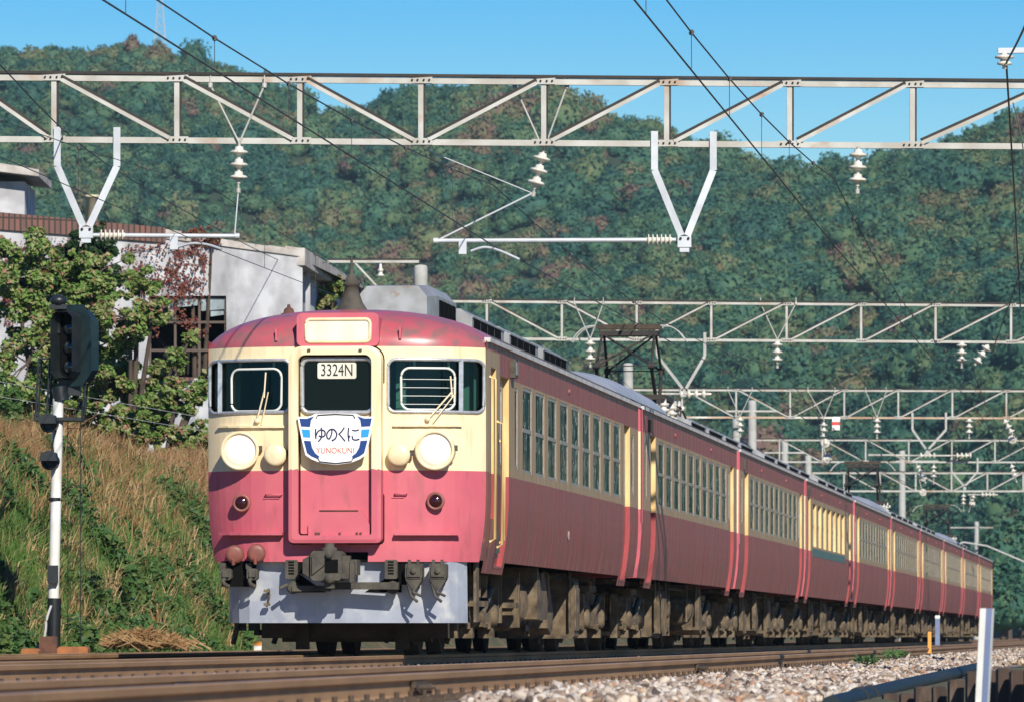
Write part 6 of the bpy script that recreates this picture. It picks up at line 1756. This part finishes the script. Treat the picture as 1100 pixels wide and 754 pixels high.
# red creeper on the shed wall
cr = thing('wall_creeper', 'red brown creeper spreading over the shed wall below the brick coping', 'creeper', tuple(FW_(90, 330)))
pts = []; vines = MB()
for k in range(46):
    px_ = random.uniform(-20, 185); py_ = random.uniform(262, 330)
    ang = random.uniform(-0.6, 1.2); ln = random.uniform(25, 70); prev = None
    for j in range(7):
        q_ = FW_(min(px_, 240), py_) + Vector((0, -.05, 0)); 
        if prev is not None and prev != q_: vines.tube([prev, q_], 0.008, 4)
        prev = q_; pts.append((px_, py_)); px_ += math.cos(ang) * ln / 7; py_ += math.sin(ang) * ln / 7 ; ang += random.uniform(-.4, .4); py_ = max(258, py_)
for k in range(5):
    px_ = 185; py_ = 270 + k * 13; prev = None
    for j in range(9 - k):
        q_ = FW_(px_, py_) + Vector((0, -.05, 0))
        if prev is not None: vines.tube([prev, q_], 0.008, 4)
        prev = q_; pts.append((px_, py_)); px_ += random.uniform(3, 7); py_ += random.uniform(-3, 4)
vines.build('stem', 'bark', cr, world=True)
P_ = np.array(pts); n = 3600; ix = RNG.integers(0, len(P_), n)
pp = P_[ix] + RNG.normal(0, 4.2, (n, 2)); pp[:, 1] = np.maximum(pp[:, 1], 257 + pp[:, 0] * 0.0)
DD = BD + 4.0 * pp[:, 0] / 325
c = np.stack([(pp[:, 0] - 550) * DD / FPX, DD - RNG.uniform(0.04, 0.14, n), ZC + (683 - pp[:, 1]) * DD / FPX], -1)
nr = np.array([0.2, -1.0, 0.45]) + 0.5 * RNG.normal(size=(n, 3))
leaves('foliage', c, nr, RNG.uniform(0.022, 0.045, n), 'creeper_leaf', np.clip(RNG.normal(0.45, 0.25, n), 0, 1), cr)

# grasses and weeds
def bank_pts(n, px0, px1, D0, D1):
    D = RNG.uniform(D0, D1, n); px_ = RNG.uniform(px0, px1, n)
    X = (px_ - 550) * D / FPX; L_ = 699.0 / FPX * D - X
    return X, D, L_, px_
def blades(name, X, D, Z, h, w, m_, tint, lean_=0.45):
    n = len(X)
    az = RNG.uniform(0, 6.283, n); ld = np.stack([np.cos(az), np.sin(az), np.zeros(n)], -1)
    fa = RNG.uniform(0, 3.14, n); sd = np.stack([np.cos(fa), 0.35 * np.sin(fa), np.zeros(n)], -1)
    b = np.stack([X, D, Z], -1); le = (RNG.uniform(0.1, 1.0, n) * lean_)[:, None]
    hh = h[:, None]; ww = w[:, None]; up = np.array([0, 0, 1.0])
    m1 = b + up * hh * 0.55 + ld * hh * 0.22 * le; t = b + up * hh * (1.0 - 0.35 * le) + ld * hh * 0.9 * le
    v = np.stack([b - sd * ww, b + sd * ww, m1 + sd * ww * 0.8, m1 - sd * ww * 0.8, t], 1).reshape(-1, 3)
    k = np.arange(n)[:, None] * 5
    f = np.concatenate([k + np.array([[0, 1, 2]]), k + np.array([[0, 2, 3]]), k + np.array([[3, 2, 4]])])
    return np_mesh(name, v, f, m_, np.concatenate([tint] * 3))
def zat(L_, D): return ground_z(L_, D) - 0.03
def bank_frac(L_, D): return np.clip((L_ - 14.3) / 2.6, 0, 1.3)
# dry tall grass on the upper slope
X, D, L_, px_ = bank_pts(90000, -25, 262, 80, 122)
nzv = vnoise(X, D, 1.3, 7); fr = bank_frac(L_, D)
k = (fr + 0.60 * nzv > 0.90 + 0.16 * RNG.normal(size=len(X))) & (L_ < 19.5)
X, D, L_, nzv = X[k], D[k], L_[k], nzv[k]
kind(blades('dry_grass', X, D, zat(L_, D), RNG.uniform(0.25, 0.70, len(X)) * (1 + 0.5 * nzv), RNG.uniform(0.006, 0.014, len(X)), 'dry_grass', np.clip(RNG.normal(0.36, 0.24, len(X)) + 0.45 * vnoise(X, D, 0.7, 8), 0, 1), 0.9), 'stuff')
# green grass, thick at the foot and on the lower slope
X, D, L_, px_ = bank_pts(75000, -25, 275, 76, 108)
nzv = vnoise(X, D, 1.1, 17); fr = bank_frac(L_, D)
k = (L_ > 13.75) & (nzv > -0.4 + 0.6 * np.clip(fr - 0.6, 0, 1)) & (fr < 1.15)
X, D, L_, nzv, fr = X[k], D[k], L_[k], nzv[k], fr[k]
hh = np.where(L_ < 14.4, RNG.uniform(0.08, 0.24, len(X)), RNG.uniform(0.18, 0.55, len(X)))
kind(blades('green_grass', X, D, zat(L_, D), hh, RNG.uniform(0.006, 0.013, len(X)), 'green_grass', np.clip(RNG.normal(0.45, 0.25, len(X)) + 0.4 * np.maximum(nzv, 0), 0, 1), 1.0), 'stuff')
# arching straw coloured tufts
X, D, L_, px_ = bank_pts(340, -25, 270, 80, 110)
k = (L_ > 14.5) & (L_ < 17.6); X, D, L_ = X[k], D[k], L_[k]
rp_ = 34; Xr = np.repeat(X, rp_) + RNG.normal(0, 0.05, len(X) * rp_); Dr_ = np.repeat(D, rp_) + RNG.normal(0, 0.05, len(X) * rp_); Zr = np.repeat(zat(L_, D), rp_)
kind(blades('straw_tufts', Xr, Dr_, Zr, RNG.uniform(0.3, 0.75, len(Xr)), RNG.uniform(0.007, 0.013, len(Xr)), 'dry_grass', np.clip(np.repeat(RNG.uniform(0.4, 0.95, len(X)), rp_) + RNG.normal(0, .08, len(Xr)), 0, 0.95), 1.5), 'stuff')
# broad-leaved weeds in patches
X, D, L_, px_ = bank_pts(130000, -25, 270, 78, 112)
nzv = vnoise(X, D, 1.5, 27) + 0.35 * vnoise(X, D, 0.45, 28); fr = bank_frac(L_, D)
k = (L_ > 14.2) & (nzv > -0.08 + 0.40 * np.clip(fr - 0.6, 0, 1)) & (L_ < 18.5)
X, D, L_, nzv = X[k], D[k], L_[k], nzv[k]; n = len(X)
top = (0.15 + 0.9 * np.clip(nzv, 0, 0.8))
c = np.stack([X, D, zat(L_, D) + RNG.uniform(0.1, 1.0, n) * top], -1)
nr = np.array([0.1, -0.45, 0.8]) + 0.55 * RNG.normal(size=(n, 3))
kind(leaves('weeds', c, nr, RNG.uniform(0.025, 0.07, n) * (1 + 0.5 * (vnoise(X, D, 0.6, 35) > 0.25)), 'weed_leaf', np.clip(RNG.normal(0.45, 0.22, n) + 0.3 * vnoise(X, D, 0.8, 33), 0, 0.92), ), 'stuff')
# heap of cut hay at the foot of the bank
p = W(155, 672, 86.5); n = 1000
q_ = RNG.normal(0, 1, (n, 2)); X = p.x + q_[:, 0] * 0.26; Y = 86.5 + q_[:, 1] * 0.25; Z = 0.10 + 0.16 * np.exp(-0.5 * (q_ ** 2).sum(1)) * RNG.uniform(0.3, 1, n)
az = RNG.uniform(0, 3.14, n); dv = np.stack([np.cos(az), np.sin(az), RNG.normal(-0.25, 0.25, n)], -1) * 0.17; sd = np.stack([np.zeros(n), np.zeros(n), np.ones(n)], -1) * 0.008
b = np.stack([X, Y, Z], -1); v = np.stack([b - dv - sd, b + dv - sd, b + dv + sd, b - dv + sd], 1).reshape(-1, 3); kk = np.arange(n)[:, None] * 4
hay = np_mesh('hay_heap', v, np.concatenate([kk + np.array([[0, 1, 2]]), kk + np.array([[0, 2, 3]])]), 'dry_grass', np.concatenate([np.clip(RNG.normal(0.40, .2, n), 0, .8)] * 2))
tag(hay, 'heap of cut dry grass at the foot of the bank right of the signal', 'hay heap')
# small weeds growing at the ballast edge
for px_, py_, lab in ((962, 704, 'small green weed by the rail in front of the train tail, right hand one'), (930, 710, 'small green weed by the rail, left hand and darker one')):
    D = 66.0; p = W(px_, py_, D); n = 170; q_ = RNG.normal(0, 1, (n, 3)) * np.array([0.06, 0.3, 0.02]); c = np.array([p.x, D, p.z + 0.02]) + q_
    root = thing('weed_plant', lab, 'weed', (p.x, D, p.z - 0.02)); st = MB()
    for i in range(0, n, 9): st.tube([(p.x, D + (c[i, 1] - D) * .6, p.z - .03), tuple(c[i])], 0.003, 4)
    st.build('stem', 'bark', root, world=True)
    (leaves('foliage', c, np.array([0.1, -.4, .8]) + .5 * RNG.normal(size=(n, 3)), RNG.uniform(.015, .03, n), 'weed_leaf', np.clip(RNG.normal(.5, .2, n), 0, .9), root))
# single trees beyond the tail of the train
FT = 'trees beyond the tail of the train'
for px_, py_, r, D, lab in ((1083, 600, 2.2, 420, 'bushy green tree right of the last carriage, upper one'), (1100, 640, 2.4, 400, 'green tree at the right edge beside the tail of the train'), (1078, 655, 2.0, 390, 'low green tree behind the white post top'), (1118, 590, 2.6, 440, 'dark tree cut by the right edge above the tail')):
    c = W(px_, py_, D); root = thing('distant_tree', lab, 'tree', (c.x, D, -0.3), 0, FT)
    m = MB(); m.tube([(c.x, D, -0.3), (c.x + .1, D, c.z * .5), (c.x, D, c.z)], [.28, .2, .1], 8); m.build('trunk', 'bark', root, world=True)
    v, f = crown_variant(900, 0.10); v = v * np.array([r, r, r * 1.15]) + np.array(c)
    tn = np.clip(RNG.normal(0.3, .15, len(f)), 0, .7); np_mesh('crown', v, f, 'forest_leaf', tn, root)
# faint lattice pylon on the ridge
pD = 1310; root = thing('transmission_tower', 'faint lattice transmission tower on the left ridge against the sky', 'tower', W(172, 50, pD))
m = MB(); bt, tp = W(172, 60, pD), W(172, -5, pD)
for s in (-1, 1):
    for e_ in (-1, 1): m.tube([bt + Vector((s * 1.3, e_ * 1.3, 0)), tp + Vector((s * .4, e_ * .4, 0))], 0.07, 4)
for i in range(7):
    t = i / 7; t2 = (i + 1) / 7; w0 = 1.3 - .9 * t; w1 = 1.3 - .9 * t2
    for e_ in (-1, 1):
        a = bt.lerp(tp, t); b_ = bt.lerp(tp, t2); m.tube([a + Vector((-w0, e_ * w0, 0)), b_ + Vector((w1, e_ * w1, 0))], .04, 4); m.tube([a + Vector((w0, e_ * w0, 0)), b_ + Vector((-w1, e_ * w1, 0))], .04, 4)
m.build('lattice', 'galvanised', root, world=True)
